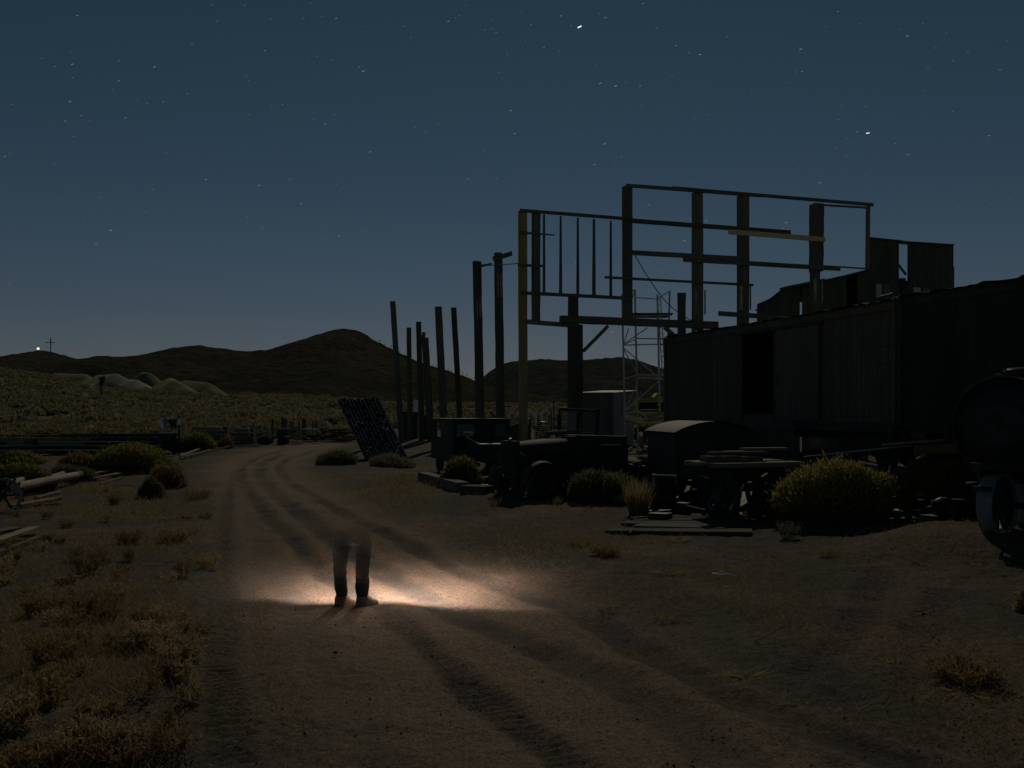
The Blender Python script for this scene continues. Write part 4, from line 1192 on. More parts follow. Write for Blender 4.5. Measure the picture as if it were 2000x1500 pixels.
m = MB(); m.box(T(-.1, 0, 1.25), f * .14, T(0, wy, 0) - T(0, 0, 0), V((0, 0, .44))); m.build('cowl', BLACKM, t)
m = MB()
z0, z1 = 1.70, 2.42
for y in (-wy, 0, wy): m.beam(T(-.1, y, z0), T(-.16, y, z1), .09 if y else .07, .06, side=T(0, 1, 0) - T(0, 0, 0))
m.beam(T(-.1, -wy, z0 + .03), T(-.1, wy, z0 + .03), .06, .06, side=V((0, 0, 1))); m.beam(T(-.16, -wy, z1), T(-.16, wy, z1 - .06), .09, .07, side=V((0, 0, 1)))
m.build('windshield_frame', RUST, t)
MB().box(T(-.13, -wy * .5, 2.05), f * .006, (T(0, wy * .46, 0) - T(0, 0, 0)), V((0, 0, .32))).build('windshield_pane', GLASS, t)
for sy in (-.55, .55):
    MB().beam(T(2.3, sy * .7, .72), T(-2.6, sy * .7, .72), .16, .07, side=V((0, 0, 1))).build('chassis_rail', RUST, t)
for sy in (-.78, .78):
    for x in (1.75, -2.0):
        road_wheel(t, T(x, sy, .44), T(0, 1, 0) - T(0, 0, 0), .44, .15)
    fender(t, T, 1.75, sy, .6, .3, RUST, 0, 165, z=.44)
    MB().beam(T(1.1, sy, .5), T(-.6, sy, .5), .26, .04, side=T(0, 1, 0) - T(0, 0, 0)).build('running_board', RUST, t)
    hl = MB().lathe(T(2.2, sy * .62, 1.12), f, [(.01, -.12), (.07, -.1), (.13, 0), (.13, .03), (.01, .03)], 18).build('headlamp', RUST, t, True)
for sy in (-1, 1): MB().box(T(-.75, sy * .84, 1.1), f * .5, (T(0, .025, 0) - T(0, 0, 0)), V((0, 0, .32))).build('door', BLACKM, t)
MB().box(T(-1.25, 0, 1.2), f * .06, (T(0, .75, 0) - T(0, 0, 0)), V((0, 0, .45))).build('seat_back', BLACKM, t)
m = MB()
for k in range(8): m.box(T(-2.4, -.95 + .27 * k, .92), f * 1.05, (T(0, .125, 0) - T(0, 0, 0)), V((0, 0, .03)))
m.build('flat_bed', W_DARKH, t)
MB().tube([T(.9, -.15, 1.74), T(.2, .1, 1.78), T(-.05, .2, 1.8)], .06, 8).build('loose_pipe', W_OLD, t)

# --- arched-roof van body
VD = 24.5
o0 = drop(P(1320, 991, VD)); a_ = V((-.1, .995, 0)).normalized(); r_ = V((.995, .1, 0)).normalized()
def C2(x, y, z): return o0 + r_ * x + a_ * y + V((0, 0, z - o0.z))
VW, VL, EZ = 2.0, 3.0, 1.91
t = thing('van_body', 'old van body with a curved roof in front of the boxcar doorway', 'van', C2(VW / 2, 0, o0.z))
m = MB(); pts = []; n = 14
for y in (-.12, VL + .1):
    for k in range(n + 1):
        q = k / n
        pts.append(C2(-.06 + (VW + .12) * q, y, EZ - .02 + .28 * math.sin(math.pi * q) ** .8))
fs = [(k, k + 1, n + 2 + k, n + 1 + k) for k in range(n)]
m.add(pts, fs); m.add([p - V((0, 0, .035)) for p in pts], [q[::-1] for q in fs]); m.build('roof', mat_stretch('van_roof_rust', (.06, .046, .038), (.10, .08, .066), (.14, .115, .095), (4, 4, 4), .7, .3), t, True)
m = MB(); fr = [C2(VW * k / n, 0, EZ - .05 + .28 * math.sin(math.pi * k / n) ** .8) for k in range(n + 1)]
lo_ = [C2(VW, 0, .7), C2(0, 0, .7)]
m.add(fr + lo_ + [p + a_ * .05 for p in fr + lo_], [tuple(range(n + 3)), tuple(range(2 * n + 5, n + 2, -1))]); m.build('rear_wall', BLACKM, t)
for x in (0.02, VW - .02):
    MB().box(C2(x, VL / 2, (EZ + .7) / 2 - .02), r_ * .02, a_ * (VL / 2 - .05), V((0, 0, (EZ - .7) / 2 - .02))).build('side_wall', RUST, t)
MB().box(C2(VW / 2, VL, 1.25), r_ * VW * .48, a_ * .03, V((0, 0, .6))).build('front_wall', RUST, t)
for x in (.52, 1.45):
    dr = MB().box(C2(x, -.03, 1.22), r_ * .43, a_ * .015, V((0, 0, .5))).build('rear_door', RUST, t)
    MB().tube([C2(x + (.32 if x < 1 else -.32), -.07, 1.1), C2(x + (.32 if x < 1 else -.32), -.07, 1.3)], .015, 6).build('handle', GALV, dr)
MB().box(C2(VW / 2, -.12, .62), r_ * .95, a_ * .05, V((0, 0, .06))).build('bumper', BLACKM, t)
Tv = lambda x, y, z: C2(VW / 2 + y, x, z)
for x in (.12, VW - .12):
    for y in (.55, VL - .5):
        road_wheel(t, C2(x, y, o0.z + .38), r_, .38, .18)
    fender(t, Tv, .55, x - VW / 2, .5, .3, RUST, z=o0.z + .38)
# low wing beside the van (cab remains) with trim lines
t = thing('sheet_metal_body', 'long low sheet-metal truck body between the van and the boxcar wheels', 'truck body', drop(P(1490, 940, 26.2)))
q0, q1 = P(1440, 880, 26.8), P(1545, 880, 25.6)
MB().beam(P(1425, 862, 26.8), P(1548, 862, 25.4), 1.1, .08, side=V((0, 0, 1))).build('side_panel', CARW, t)
MB().beam(P(1440, 837, 26.7), P(1546, 835, 25.35), .035, .1, side=V((0, 0, 1))).build('trim_rail', GALV, t)
MB().beam(P(1300, 827, 27.5), P(1300, 827, 27.4), .01, .01) if False else None
MB().beam(P(1545, 835, 25.3), P(1546, 955, 25.3), .1, .1, side=V((1, 0, 0))).build('end_post', W_DARK, t)
MB().beam(P(1430, 940, 26.9), P(1546, 940, 25.5), .2, .1, side=V((0, 0, 1))).build('sill', BLACKM, t)
for u, D in ((1450, 26.9), (1530, 25.9)):
    c = drop(P(u, 960, D)) + V((0, 0.3, .4)); road_wheel(t, c, V((.74, .66, 0)).cross(V((0, 0, 1))), .4, .16)

# ================================================================== JUNK IN FRONT OF THE BOXCAR
p = G(1298, 1000); p.z = hz(p.x, p.y)
t = thing('oil_drum', 'dark oil drum with a dented pale rim at the corner of the van', 'drum', p)
MB().lathe(p + V((0, 0, .02)), (0, 0, 1), [(.01, 0), (.28, 0), (.28, .28), (.295, .29), (.28, .3), (.28, .56), (.295, .57), (.28, .58), (.28, .85), (.24, .85), (.24, .80), (.01, .80)], 28).build('shell', BLACKM, t, True)
MB().lathe(p + V((0, 0, .87)), (.05, .02, 1), [(.268, -.012), (.292, -.012), (.292, .014), (.268, .014)], 28, sweep=3.4, start=2.2).build('rim', STEEL, t, True)

# lumber trailer
t = thing('lumber_trailer', 'low iron-wheeled trailer carrying a stack of grey planks by the big bush', 'trailer', drop(P(1450, 1000, 22)))
MB().beam(P(1366, 907, 21.6), P(1535, 903, 22.2), .1, 1.5, side=V((0, 0, 1)), seg=4, jit=.03).build('bed', W_DARKH, t)
MB().beam(P(1370, 916, 21.2), P(1535, 913, 21.8), .16, .1, side=V((0, 0, 1))).build('side_rail', RUST, t)
for u, D in ((1408, 21.0), (1512, 21.4)):
    c = drop(P(u, 990, D)) + V((0, 0, .55)); road_wheel(t, c, V((1, .55, 0)), .55, .14, iron=True, tyre_mat=BLACKM, rim_mat=BLACKM)
    c = c + V((.3, 1.7, 0)); road_wheel(t, c, V((1, .55, 0)), .55, .14, iron=True, tyre_mat=BLACKM, rim_mat=BLACKM)
MB().tube([drop(P(1425, 985, 20.6)) + V((0, 0, .3)), P(1453, 946, 20.8)], .022, 6).build('brake_rod', STEEL, t)
for k, (u0, v0, u1, v1, D, w, mt, lab) in enumerate([
    (1373, 897, 1439, 896, 21.3, .12, W_OLD, 'thick grey plank end at the lower left of the trailer stack'), (1440, 897, 1482, 896, 21.5, .11, W_OLD, 'short grey plank beside the thick one on the trailer stack'),
    (1356, 904, 1430, 905, 21.1, .04, W_LUM, 'thin pale plank jutting out lowest from the trailer stack'), (1384, 886, 1490, 884, 21.6, .06, W_OLD, 'long grey plank across the middle of the trailer stack'),
    (1415, 883, 1498, 881, 21.9, .04, W_OLD, 'thin grey plank lying just under the topmost pale one'), (1450, 877, 1533, 876, 22.1, .045, W_LUM, 'topmost pale plank on the trailer stack by the boxcar')]):
    m = MB()
    m.beam(P(u0, v0, D), P(u1, v1, D + .3), w * 1.2, .28, side=V((0, 0, 1)), seg=6, jit=.04)
    tag(m.build('plank', mt), lab, 'plank', 'planks stacked on the trailer')
# leaning boards and rods in the junk
for k, (a, b, w, mt, lab, cat, nm) in enumerate([
    (P(1488, 932, 20.6), P(1498, 925, 20.8), .05, W_LUM, 'short pale stick poking up left of the big bush', 'stick', 'stick'),
    (G(1372, 940, .9) * 0 + P(1370, 929, 21), P(1384, 934, 20.8), .04, W_LUM, 'small pale splinter under the left end of the trailer', 'splinter', 'splinter')]):
    tag(MB().beam(a, b, w, .03, seg=2, jit=.1).build(nm, mt), lab, cat)

# jumbled scrap between the vehicles
def scrap(uc, v, D, spread, hgt, n_, label, seed):
    g = random.Random(seed); m = MB(); c = drop(P(uc, v, D))
    for k in range(n_):
        q = V((g.gauss(0, spread), g.gauss(0, spread * .5), 0)); top = hgt * math.exp(-(q.x ** 2) / (spread * spread * 2)) * g.random()
        p0 = c + q; p0.z = hz(p0.x, p0.y) + top
        d = V((g.gauss(0, 1), g.gauss(0, .6), g.gauss(0, .4))).normalized() * g.uniform(.15, .7)
        r = g.random()
        if r < .4: m.tube([p0 - d, p0 + V((0, 0, g.uniform(-.05, .1))), p0 + d], g.uniform(.015, .05), 6)
        elif r < .7: m.beam(p0 - d, p0 + d, g.uniform(.06, .25), g.uniform(.02, .08), seg=2, jit=.1)
        elif r < .85: m.lathe(p0 + V((0, 0, .1)), d, [(.1, -.03), (.2, -.04), (.22, 0), (.2, .04), (.1, .03)], 14)
        else: m.box(p0, V((g.uniform(.08, .2), g.uniform(-.1, .1), 0)), V((g.uniform(-.1, .1), g.uniform(.08, .2), 0)), V((0, 0, g.uniform(.05, .2))))
    tag(m.build('scrap_heap', BLACKM), label, 'scrap heap', kind='stuff')
scrap(1215, 920, 27.5, .7, .9, 60, 'dark jumble of pipes and scrap between the vintage truck and the van', 1)
scrap(1345, 985, 23.2, .5, .5, 30, 'dark bits of scrap at the foot of the van', 22)
scrap(1450, 985, 21.8, .9, .5, 45, 'scrap iron and rods under the lumber trailer', 3)
scrap(1000, 950, 30, 1.0, .45, 40, 'scrap lying between the boxy cab and the vintage truck', 4)
scrap(1880, 1000, 18.5, .6, .35, 30, 'scrap on the ground before the steam engine deck', 5)

PLAT = mat_stretch('dull_platform_board', (.05, .055, .042), (.085, .088, .066), (.13, .13, .10), (1.2, 14, 14))
# plank platform on the ground
c0, c1, c2_, c3 = G(1200, 1042), G(1455, 1046), G(1440, 1000), G(1290, 1000)
for k in range(7):
    q = k / 7; q2 = (k + .86) / 7
    a, b = c0.lerp(c3, q), c1.lerp(c2_, q); a2, b2 = c0.lerp(c3, q2), c1.lerp(c2_, q2)
    sh = random.uniform(-.3, .25); sh2 = random.uniform(-.4, .15)
    a, a2 = a + V((sh, 0, 0)), a2 + V((sh, random.uniform(-.03, .03), 0)); b, b2 = b + V((sh2, 0, 0)), b2 + V((sh2 + .03, 0, 0))
    z = .06 + random.uniform(0, .03)
    bot = [V((p.x, p.y, hz(p.x, p.y) + z - .05)) for p in (a, b, b2, a2)]
    top = [p + V((0, 0, .05)) for p in bot]
    lab = 'weathered plank of the low platform on the ground before the van'
    if k == 0: lab = 'front plank of the low platform on the ground, nearest the road'
    if k == 6: lab = 'rear plank of the low platform, tucked against the van'
    tag(MB().hexa(bot + top).build('platform_plank', PLAT), lab, 'plank', 'planks of the ground platform')

# long trailer chassis behind the big bush
t = thing('trailer_chassis', 'long rusty trailer chassis with an orange end beam behind the big bush', 'trailer', drop(P(1740, 960, 21.5)))
for dv, dD in ((0, 0), (-6, 1.1)):
    MB().beam(P(1556, 896 + dv, 23.3 + dD), P(1795, 867 + dv, 20.6 + dD), .16, .08, side=V((0, 0, 1)), seg=4, jit=.02).build('rail', BLACKM, t)
MB().tube([P(1570, 892, 23.0), P(1780, 870, 20.5)], .015, 5).build('edge_strip', STEEL, t)
MB().beam(P(1788, 879, 20.4), P(1898, 873, 19.5), .2, .14, side=V((0, 0, 1)), seg=5, jit=.03).build('end_beam', ORNG, t)
MB().beam(P(1832, 884, 20.1), P(1834, 871, 20.1), .1, .1, side=V((1, 0, 0))).build('bracket', BLACKM, t)
for u, D in ((1640, 22.4), (1812, 20.4)):
    c = drop(P(u, 960, D)) + V((0, 0, .45)); road_wheel(t, c, V((.75, .66, 0)), .45, .18)
    MB().beam(c + V((0, .2, .1)), P(u, 882 if u < 1700 else 880, D + .2), .12, .12, side=V((1, 0, 0))).build('axle_stand', BLACKM, t)
tag(MB().beam(P(1728, 868, 20.9), P(1850, 859, 20.0), .05, .34, side=V((0, 0, 1)), seg=6, jit=.04).build('plank', W_LUM), 'pale warped plank lying on the rusty trailer chassis', 'plank')
c = P(1755, 851, 21.2)
t = thing('loose_tyre', 'bald tyre standing upright behind the trailer chassis under the boxcar', 'tyre', c - V((0, 0, .25)))
MB().lathe(c, (.35, -1, .1), [(.15, -.06), (.21, -.085), (.25, -.05), (.255, 0), (.25, .05), (.21, .085), (.15, .06)], 30).build('tread', TIRE, t, True)
c = P(1870, 845, 20.2)
t = thing('metal_box', 'square dark metal box with a pale patch at the chassis end', 'box', c - V((0, 0, .2)))
MB().box(c, V((.2, -.06, 0)), V((.05, .18, 0)), V((0, 0, .18))).build('case', BLACKM, t)
MB().box(c + V((.02, -.2, .02)), V((.07, -.02, 0)), V((0, .008, 0)), V((0, 0, .09))).build('patch', GALV, t)
MB().box(c + V((0, 0, .195)), V((.21, -.06, 0)), V((.05, .19, 0)), V((0, 0, .012))).build('lid', RUST, t)
tag(MB().beam(P(1790, 897, 19.4), P(1808, 888, 19.4), .05, .04).build('stick', W_LUM), 'pale stick leaning below the orange end beam', 'stick')
# boards and pipe on the ground by the wheel
tag(MB().beam(G(1792, 1000, .05), G(1868, 1012, .05), .22, .04, side=V((0, 1, 0)), seg=4, jit=.08).build('plank', W_OLD), 'dark plank lying on the ground left of the iron wheel', 'plank')
tag(MB().tube([G(1790, 1010, .1), G(1850, 1000, .18), G(1895, 990, .22), G(1890, 984, .35), G(1882, 980, .33)], .025, 8).build('bent_pipe', BLACKM), 'bent hooked pipe lying between the dry bush and iron wheel', 'pipe')

# ================================================================== STEAM ENGINE AT RIGHT EDGE
ED = 16.3; sE = ED / K
Cb = P(1957, 832, ED); fE = V((-.76, -.65, 0)).normalized(); lE = V((fE.y, -fE.x, 0))
t = thing('steam_engine', 'black steam engine with a big round boiler and iron-rimmed wheels', 'steam engine', drop(Cb))
rB = 97 * sE
MB().lathe(Cb, -fE, [(rB - .03, 0), (rB, .02), (rB, 1.85), (rB - .03, 1.85)], 56).build('boiler_barrel', BLACKM, t, True)
MB().lathe(Cb, fE, [(.01, -.06), (rB - .04, -.05), (rB - .04, -.01), (.01, .02)], 48).build('smokebox_front', BLACKM, t, True)
MB().lathe(Cb, fE, [(rB - .03, -.03), (rB + .012, -.03), (rB + .012, .03), (rB - .03, .03)], 56).build('front_ring', RUST, t, True)
MB().lathe(Cb + fE * .03, fE, [(.01, 0), (rB * .52, 0), (rB * .52, .03), (rB * .4, .06), (.01, .07)], 36).build('smokebox_door', BLACKM, t, True)
MB().lathe(Cb - fE * 1.85, fE, [(.01, 0), (rB - .04, 0), (rB - .04, .03), (.01, .03)], 36).build('boiler_back', BLACKM, t)
m = MB()
for k in range(20):
    a = 2 * math.pi * k / 20
    m.lathe(Cb + (lE * math.cos(a) + V((0, 0, math.sin(a)))) * (rB * .9), fE, [(.001, 0), (.022, 0), (.018, .02), (.001, .025)], 6)
m.build('rivets', RUST, t)
tp = Cb - fE * .55 + V((0, 0, rB))
MB().lathe(tp, (0, 0, 1), [(.01, -.05), (.2, -.05), (.2, .1), (.16, .14), (.01, .14)], 20).build('steam_dome', BLACKM, t, True)
MB().tube([tp + V((-.18, 0, .12)), tp + V((.4, .1, .16))], .03, 8).build('brass_pipe', W_LUM, t)
MB().tube([tp + V((.4, .1, .16)), tp + V((.45, .12, -.05))], .03, 8).build('brass_pipe', W_LUM, t)
MB().box(Cb - fE * .2 + V((-.1, 0, rB + .03)), fE * .12, lE * .05, V((0, 0, .03))).build('lifting_lug', GALV, t)
for o_, nm in ((.72, 'near'), (-.72, 'far')):
    for k, dx in enumerate((.02, -1.35)):
        c = P(1948, 985, 15.9) + (V((0, 0, 0)) if o_ > 0 else lE * -1.35) + fE * (dx - .02)
        if lE.y > 0: pass
        road_wheel(t, c, lE, .52, .24, spokes=12, iron=True, tyre_mat=RIM, rim_mat=BLACKM)
wc = P(1948, 985, 15.9)
for dx in (0, -1.35): MB().tube([wc + fE * dx + lE * .2, wc + fE * dx - lE * 1.5], .05, 8).build('axle', BLACKM, t)
MB().box(wc + V((0, 0, .62)) - fE * .7 - lE * .65, fE * 1.05, lE * .95, V((0, 0, .06))).build('deck', BLACKM, t)
MB().beam(wc + V((0, 0, .5)) + fE * .25 + lE * .2, wc + V((0, 0, .5)) - fE * 1.7 + lE * .2, .16, .06, side=V((0, 0, 1))).build('frame_rail', RUST, t)
MB().tube([wc + V((0, 0, .36)) + fE * .55 + lE * .25, wc + V((0, 0, .36)) - fE * .8 + lE * .25], .016, 6).build('tie_rod', STEEL, t)
MB().box(wc + V((-.12, -.12, .28)) + fE * .42, fE * .05, lE * .14, V((0, 0, .04))).build('clamp', BLACKM, t)
for k in (-.5, -1.3): MB().box(Cb + fE * (k) - V((0, 0, rB + .0)), fE * .1, lE * .5, V((0, 0, .14))).build('saddle', BLACKM, t)

# ================================================================== LOW BLOCKS BY THE ROAD
def block(u0, v0, u1, v1, dep, hgt, label, mat, name='timber_block'):
    a, b = G(u0, v0), G(u1, v1)
    d = (b - a); n_ = V((-d.y, d.x, 0)).normalized() * dep
    if n_.y < 0: n_ = -n_
    bot = [V((p.x, p.y, hz(a.x, a.y) - .02)) for p in (a, b, b + n_, a + n_)]
    tag(MB().hexa(bot + [p + V((0, 0, hgt)) for p in bot]).build(name, mat), label, 'timber')
block(816, 938, 892, 962, .38, .3, 'long squared timber block beside the road, left of the small bush', W_OLD)
block(899, 965, 946, 966, .6, .26, 'short squared timber block in front of the small bush', W_OLD)
tag(MB().beam(G(765, 914, .03), G(805, 914, .03), .09, .04, side=V((0, 1, 0))).build('stick', W_LUM), 'thin pale strip of wood lying below the steel panel', 'stick')

# ================================================================== LEFT SIDE: TIMBERS, LUMBER, JUNK
# long wall of stacked timbers
TY = 49.5
t = thing('timber_stack', 'long low wall of dark stacked timbers beyond the rabbitbrush', 'timber stack', drop(P(160, 886, TY)))
zg = t.location.z - .05
x0, x1 = P(-140, 870, TY).x, P(322, 870, TY).x
for row in range(5):
    z = zg + .11 + .215 * row; x = x0 + random.uniform(0, 1.5)
    while x < x1 - .5:
        L_ = min(random.uniform(2.4, 4.6), x1 - x + random.uniform(-.2, .5))
        if not (row == 4 and random.random() < .15):
            MB().beam(V((x, TY + random.uniform(-.06, .06), z)), V((x + L_ - .05, TY + random.uniform(-.06, .06), z + random.uniform(-.015, .015))), .19, .28, side=V((0, 0, 1)), seg=3, jit=.03).build('timber', BLACKM if random.random() < .5 else W_DARKH, t)
        x += L_
for u in (68, 290, 312):
    b = P(u, 890, TY - .35); b.z = zg
    MB().beam(b, b + V((0, 0, .85)), .1, .1, side=V((1, 0, 0)), seg=3, jit=.06).build('stake', W_OLD, t)
MB().beam(P(-60, 851, TY - .1), P(200, 850, TY - .1), .05, .22, side=V((0, 0, 1)), seg=8, jit=.08).build('cap_board', W_OLD, t)
MB().beam(P(46, 862, TY - .25), P(72, 862, TY - .25), .06, .04, side=V((0, 0, 1))).build('name_board', W_OLD, t)
# machine cluster with upright blades
p = drop(P(330, 872, 50))
t = thing('farm_machine', 'rusty machine with upright pale blades at the end of the timber wall', 'machine', p)
MB().box(p + V((0, .1, .6)), (.42, .05, 0), (-.05, .35, 0), (0, 0, .45)).build('body', BLACKM, t)
MB().lathe(p + V((.35, -.25, .45)), (0.2, 1, 0), [(.05, -.06), (.36, -.04), (.42, 0), (.36, .04), (.05, .06)], 20).build('flywheel', BLACKM, t, True)
for du, lean, mt in ((-15, .5, WHITEP), (-7, .45, GALV), (2, -.25, BLACKM), (8, -.35, BLACKM)):
    b0 = P(330 + du + 4, 838, 49.8); b1 = P(330 + du - lean * 6, 819, 49.8)
    MB().beam(b0, b1, .05, .03, side=V((1, 0, 0)), w2=.3, seg=3, jit=.05).build('blade', mt, t)
for dx in (-.4, .4): MB().tube([p + V((dx, 0, 0)), p + V((dx * .6, 0, 1.0))], .05, 6).build('leg', BLACKM, t)
p = drop(P(350, 880, 48.5))
t = thing('marker_post', 'thin dark post with a small pale plate beside the rusty machine', 'post', p)
MB().tube([p - V((0, 0, .2)), P(349, 812, 48.5)], .045, 8).build('pole', BLACKM, t)
MB().box(P(350, 824, 48.4), (.055, 0, 0), (0, .01, 0), (0, 0, .14)).build('plate', WHITEP, t)
# dark lumber pile with a plank top
for nm, u0, v0, u1, v1, D, rows, lab in [('lumber_pile', 370, 833, 437, 862, 55, 5, 'dark stacked lumber pile with a flat plank top beside the machine'), ('lumber_pile', 440, 836, 500, 860, 57, 4, 'sloping dark lumber pile right of the flat-topped one')]:
    a = P(u0, v1, D); t = thing(nm, lab, 'lumber pile', drop(P((u0 + u1) / 2, v1, D)))
    zg = t.location.z; zt_ = CH - (v0 - HZ) / K * D; hh = (zt_ - zg) / rows
    for r0 in range(rows):
        for q in range(3):
            xa, xb = P(u0, v1, D).x + random.uniform(0, .25) + (r0 * .18 if u0 > 430 else 0), P(u1, v1, D).x - random.uniform(0, .25) - (r0 * .1 if u0 > 430 else 0)
            MB().beam(V((xa, D + q * .42, zg + hh * (r0 + .5))), V((xb, D + q * .42 + .1, zg + hh * (r0 + .5))), hh * .82, .36, side=V((0, 0, 1)), seg=3, jit=.05).build('timber', W_DARKH, t)
# long thin boards laid along the road edge
for k, (u0, v0, u1, v1, w, mt, lab) in enumerate([
    (352, 896, 397, 879, .12, W_LUM, 'bright long board pointing at the road, left end of the strip pile'),
    (362, 897, 470, 867, .08, W_OLD, 'long thin board running up the middle of the strip pile'),
    (372, 896, 450, 876, .07, W_OLD, 'nearest long thin board of the strip pile by the road'),
    (345, 880, 380, 876, .1, W_OLD, 'short dull board lying behind the bright one'),
    (425, 869, 470, 866, .08, W_LUM, 'thin pale board at the top of the strip pile'),
    (450, 876, 510, 874, .09, W_LUM, 'pale board lying flat at the right end of the strip pile'),
    (440, 872, 505, 870, .07, W_OLD, 'dull flat board just above the pale right one'),
    (353, 902, 361, 901, .12, W_LUM, 'stubby pale offcut at the left foot of the strip pile'),
    (456, 861, 480, 858, .08, W_LUM, 'short pale strip on the dark pile edge by the sagebrush')]):
    a, b = G(u0, v0, .12), G(u1, v1, .14)
    tag(MB().beam(a, b, .09, w, side=V((0, 0, 1)), seg=5, jit=.06).build('board', mt), lab, 'board', 'boards of the strip pile')
# far bits: posts, crate, barrel, boards
for k, (u, v0, v1, D, w, mt, lab) in enumerate([
    (532, 818, 846, 62, .12, W_DARK, 'lone post with a short crossbar left of the dark crate'), (552, 816, 836, 64, .16, W_DARK, 'dark post rising directly behind the dark crate'),
    (558, 818, 838, 64, .22, W_OLD, 'wide tan post behind the dark crate'), (567, 822, 838, 66, .1, W_DARK, 'thin post just right of the wide tan one'), (572, 822, 838, 67, .1, W_DARK, 'second thin post right of the wide tan one'),
    (584, 820, 838, 68, .1, W_DARK, 'thin post in the middle of the far junk row'), (594, 818, 838, 66, .26, W_DARK, 'thick dark post right of the middle of the far junk row'), (611, 822, 838, 66, .1, W_DARK, 'slim post left of the last one in the far junk row'), (618, 820, 842, 63, .13, W_DARK, 'last post at the right end of the far junk row')]):
    p = drop(P(u, v1, D)); t_ = P(u, v0, D)
    m = MB().beam(p - V((0, 0, .2)), V((p.x, p.y, t_.z)), w, w, side=V((1, 0, 0)), seg=3, jit=.08)
    if k == 0: m.beam(V((p.x - .25, p.y, t_.z - .15)), V((p.x + .3, p.y, t_.z - .18)), .06, .06)
    tag(m.build('post', mt), lab, 'post', 'posts of the far junk row')
junk_box('crate', 542, 561, 839, 853, 60, BLACKM, 'square dark crate at the far road bend', 'crate', .6)
p = drop(P(516, 851, 60)); t = thing('engine_block', 'lumpy dark engine block left of the square crate', 'engine block', p)
MB().box(p + V((0, 0, .22)), (.4, 0, 0), (0, .3, 0), (0, 0, .2)).build('base', BLACKM, t)
for dx in (-.22, 0, .2): MB().lathe(p + V((dx, 0, .4)), (0, 0, 1), [(.01, 0), (.12, 0), (.1, .12 + .05 * (dx == 0)), (.01, .14)], 12).build('cylinder', BLACKM, t)
for k, (u0, v0, u1, v1, D, mt, lab) in enumerate([
    (486, 850, 491, 850, 60, W_LUM, 'tiny pale board left of the engine block'), (503, 853, 534, 849, 59, W_LUM, 'curved pale board in front of the engine block'), (556, 853, 566, 853, 59, W_LUM, 'tiny pale board at the foot of the square crate'),
    (595, 837, 618, 838, 62, WHITEP, 'bright pale board on top of the far junk row'), (586, 838, 600, 840, 62, W_LUM, 'short pale board left of the bright one'), (618, 840, 626, 846, 61, W_LUM, 'pale board slanting down right of the last junk post'), (560, 850, 610, 848, 60, W_OLD, 'long dull board lying right of the square crate'), (478, 872, 508, 871, 52, W_LUM, 'pale strip lying on the road shoulder below the engine block')]):
    a, b = P(u0, v0, D), P(u1, v1, D)
    a.z = max(a.z, hz(a.x, a.y) + .05); b.z = max(b.z, hz(b.x, b.y) + .05)
    tag(MB().beam(a, b, .08, .16, side=V((0, 0, 1)), seg=3, jit=.1).build('board', mt), lab, 'board', 'loose boards of the far junk row')
m = MB()
for k in range(60):
    c = drop(P(random.uniform(480, 690), 848, random.uniform(60, 64)), random.uniform(.05, .35))
    if random.random() < .4: c = drop(P(random.uniform(640, 680), 840, 62), random.uniform(.05, .8))
    a = V((1, random.gauss(0, .5), random.gauss(0, .1))).normalized() * random.uniform(.3, 1.0)
    m.beam(c - a, c + a, random.uniform(.06, .2), .06)
tag(m.build('scrap_heap', BLACKM), 'dark scrap and boards heaped along the far road bend', 'scrap heap', kind='stuff')

# near left logs and planks
def log(u0, v0, u1, v1, r, mt, lab, name='log', dz=.0, flat=False, cat=None):
    a, b = G(u0, v0, r + dz), G(u1, v1, r + dz)
    m = MB()
    if flat: m.beam(a, b, .06, r * 2.4, side=V((0, 0, 1)), seg=6, jit=.05)
    else: m.tube([a, a.lerp(b, .5) + V((0, 0, .01)), b], r, 14, r2=r * .9)
    tag(m.build(name, mt), lab, cat or name, 'logs and planks in the weeds')
log(30, 976, 148, 948, .13, W_LUM, 'long brown log lying nearest in the left log pile', dz=.2)
log(20, 968, 90, 950, .11, W_LUM, 'log with a cut end behind the long brown one', dz=.24)
log(62, 964, 134, 938, .08, W_LUM, 'log whose far end shows beside the yellow bush', dz=.22)
log(140, 950, 163, 938, .12, W_OLD, 'short dark log continuing the long brown one', dz=.15)
log(70, 980, 118, 968, .05, W_OLD, 'thin pole lying under the long brown log', 'pole', dz=.05)
log(90, 982, 120, 976, .06, W_OLD, 'short pole propped below the log pile', 'pole')
log(26, 998, 104, 984, .12, ORNG, 'wide rusty brown board lying in the weeds below the logs', 'board', flat=True, cat='board')
log(75, 990, 120, 988, .05, W_OLD, 'thin grey lath beside the wide rusty board', 'lath', flat=True, cat='board')
log(180, 936, 246, 923, .09, W_LUM, 'grey beam with a groove lying below the big yellow bush', 'beam', dz=.1, flat=True, cat='beam')
log(184, 941, 246, 928, .07, W_LUM, 'second grey beam just below the grooved one', 'beam', dz=.05, flat=True, cat='beam')
log(196, 948, 240, 936, .06, W_OLD, 'dark lower beam under the two grey beams', 'beam', flat=True, cat='beam')
log(205, 950, 265, 949, .02, W_LUM, 'thin straight stick lying flat right of the grey beams', 'stick', cat='stick')
log(20, 904, 60, 901, .07, W_OLD, 'grey plank end showing between the two far left bushes', 'plank', dz=.35, flat=True, cat='plank')
log(-30, 1062, 30, 1048, .09, W_OLD, 'upper grey plank at the left edge of the weeds', 'plank', dz=.06, flat=True, cat='plank')
log(-30, 1078, 68, 1042, .09, W_LUM, 'long plank slanting out from the left edge', 'plank', dz=.02, flat=True, cat='plank')
log(-20, 1092, 76, 1056, .05, W_OLD, 'narrow plank nearest the camera at the left edge', 'plank', flat=True, cat='plank')
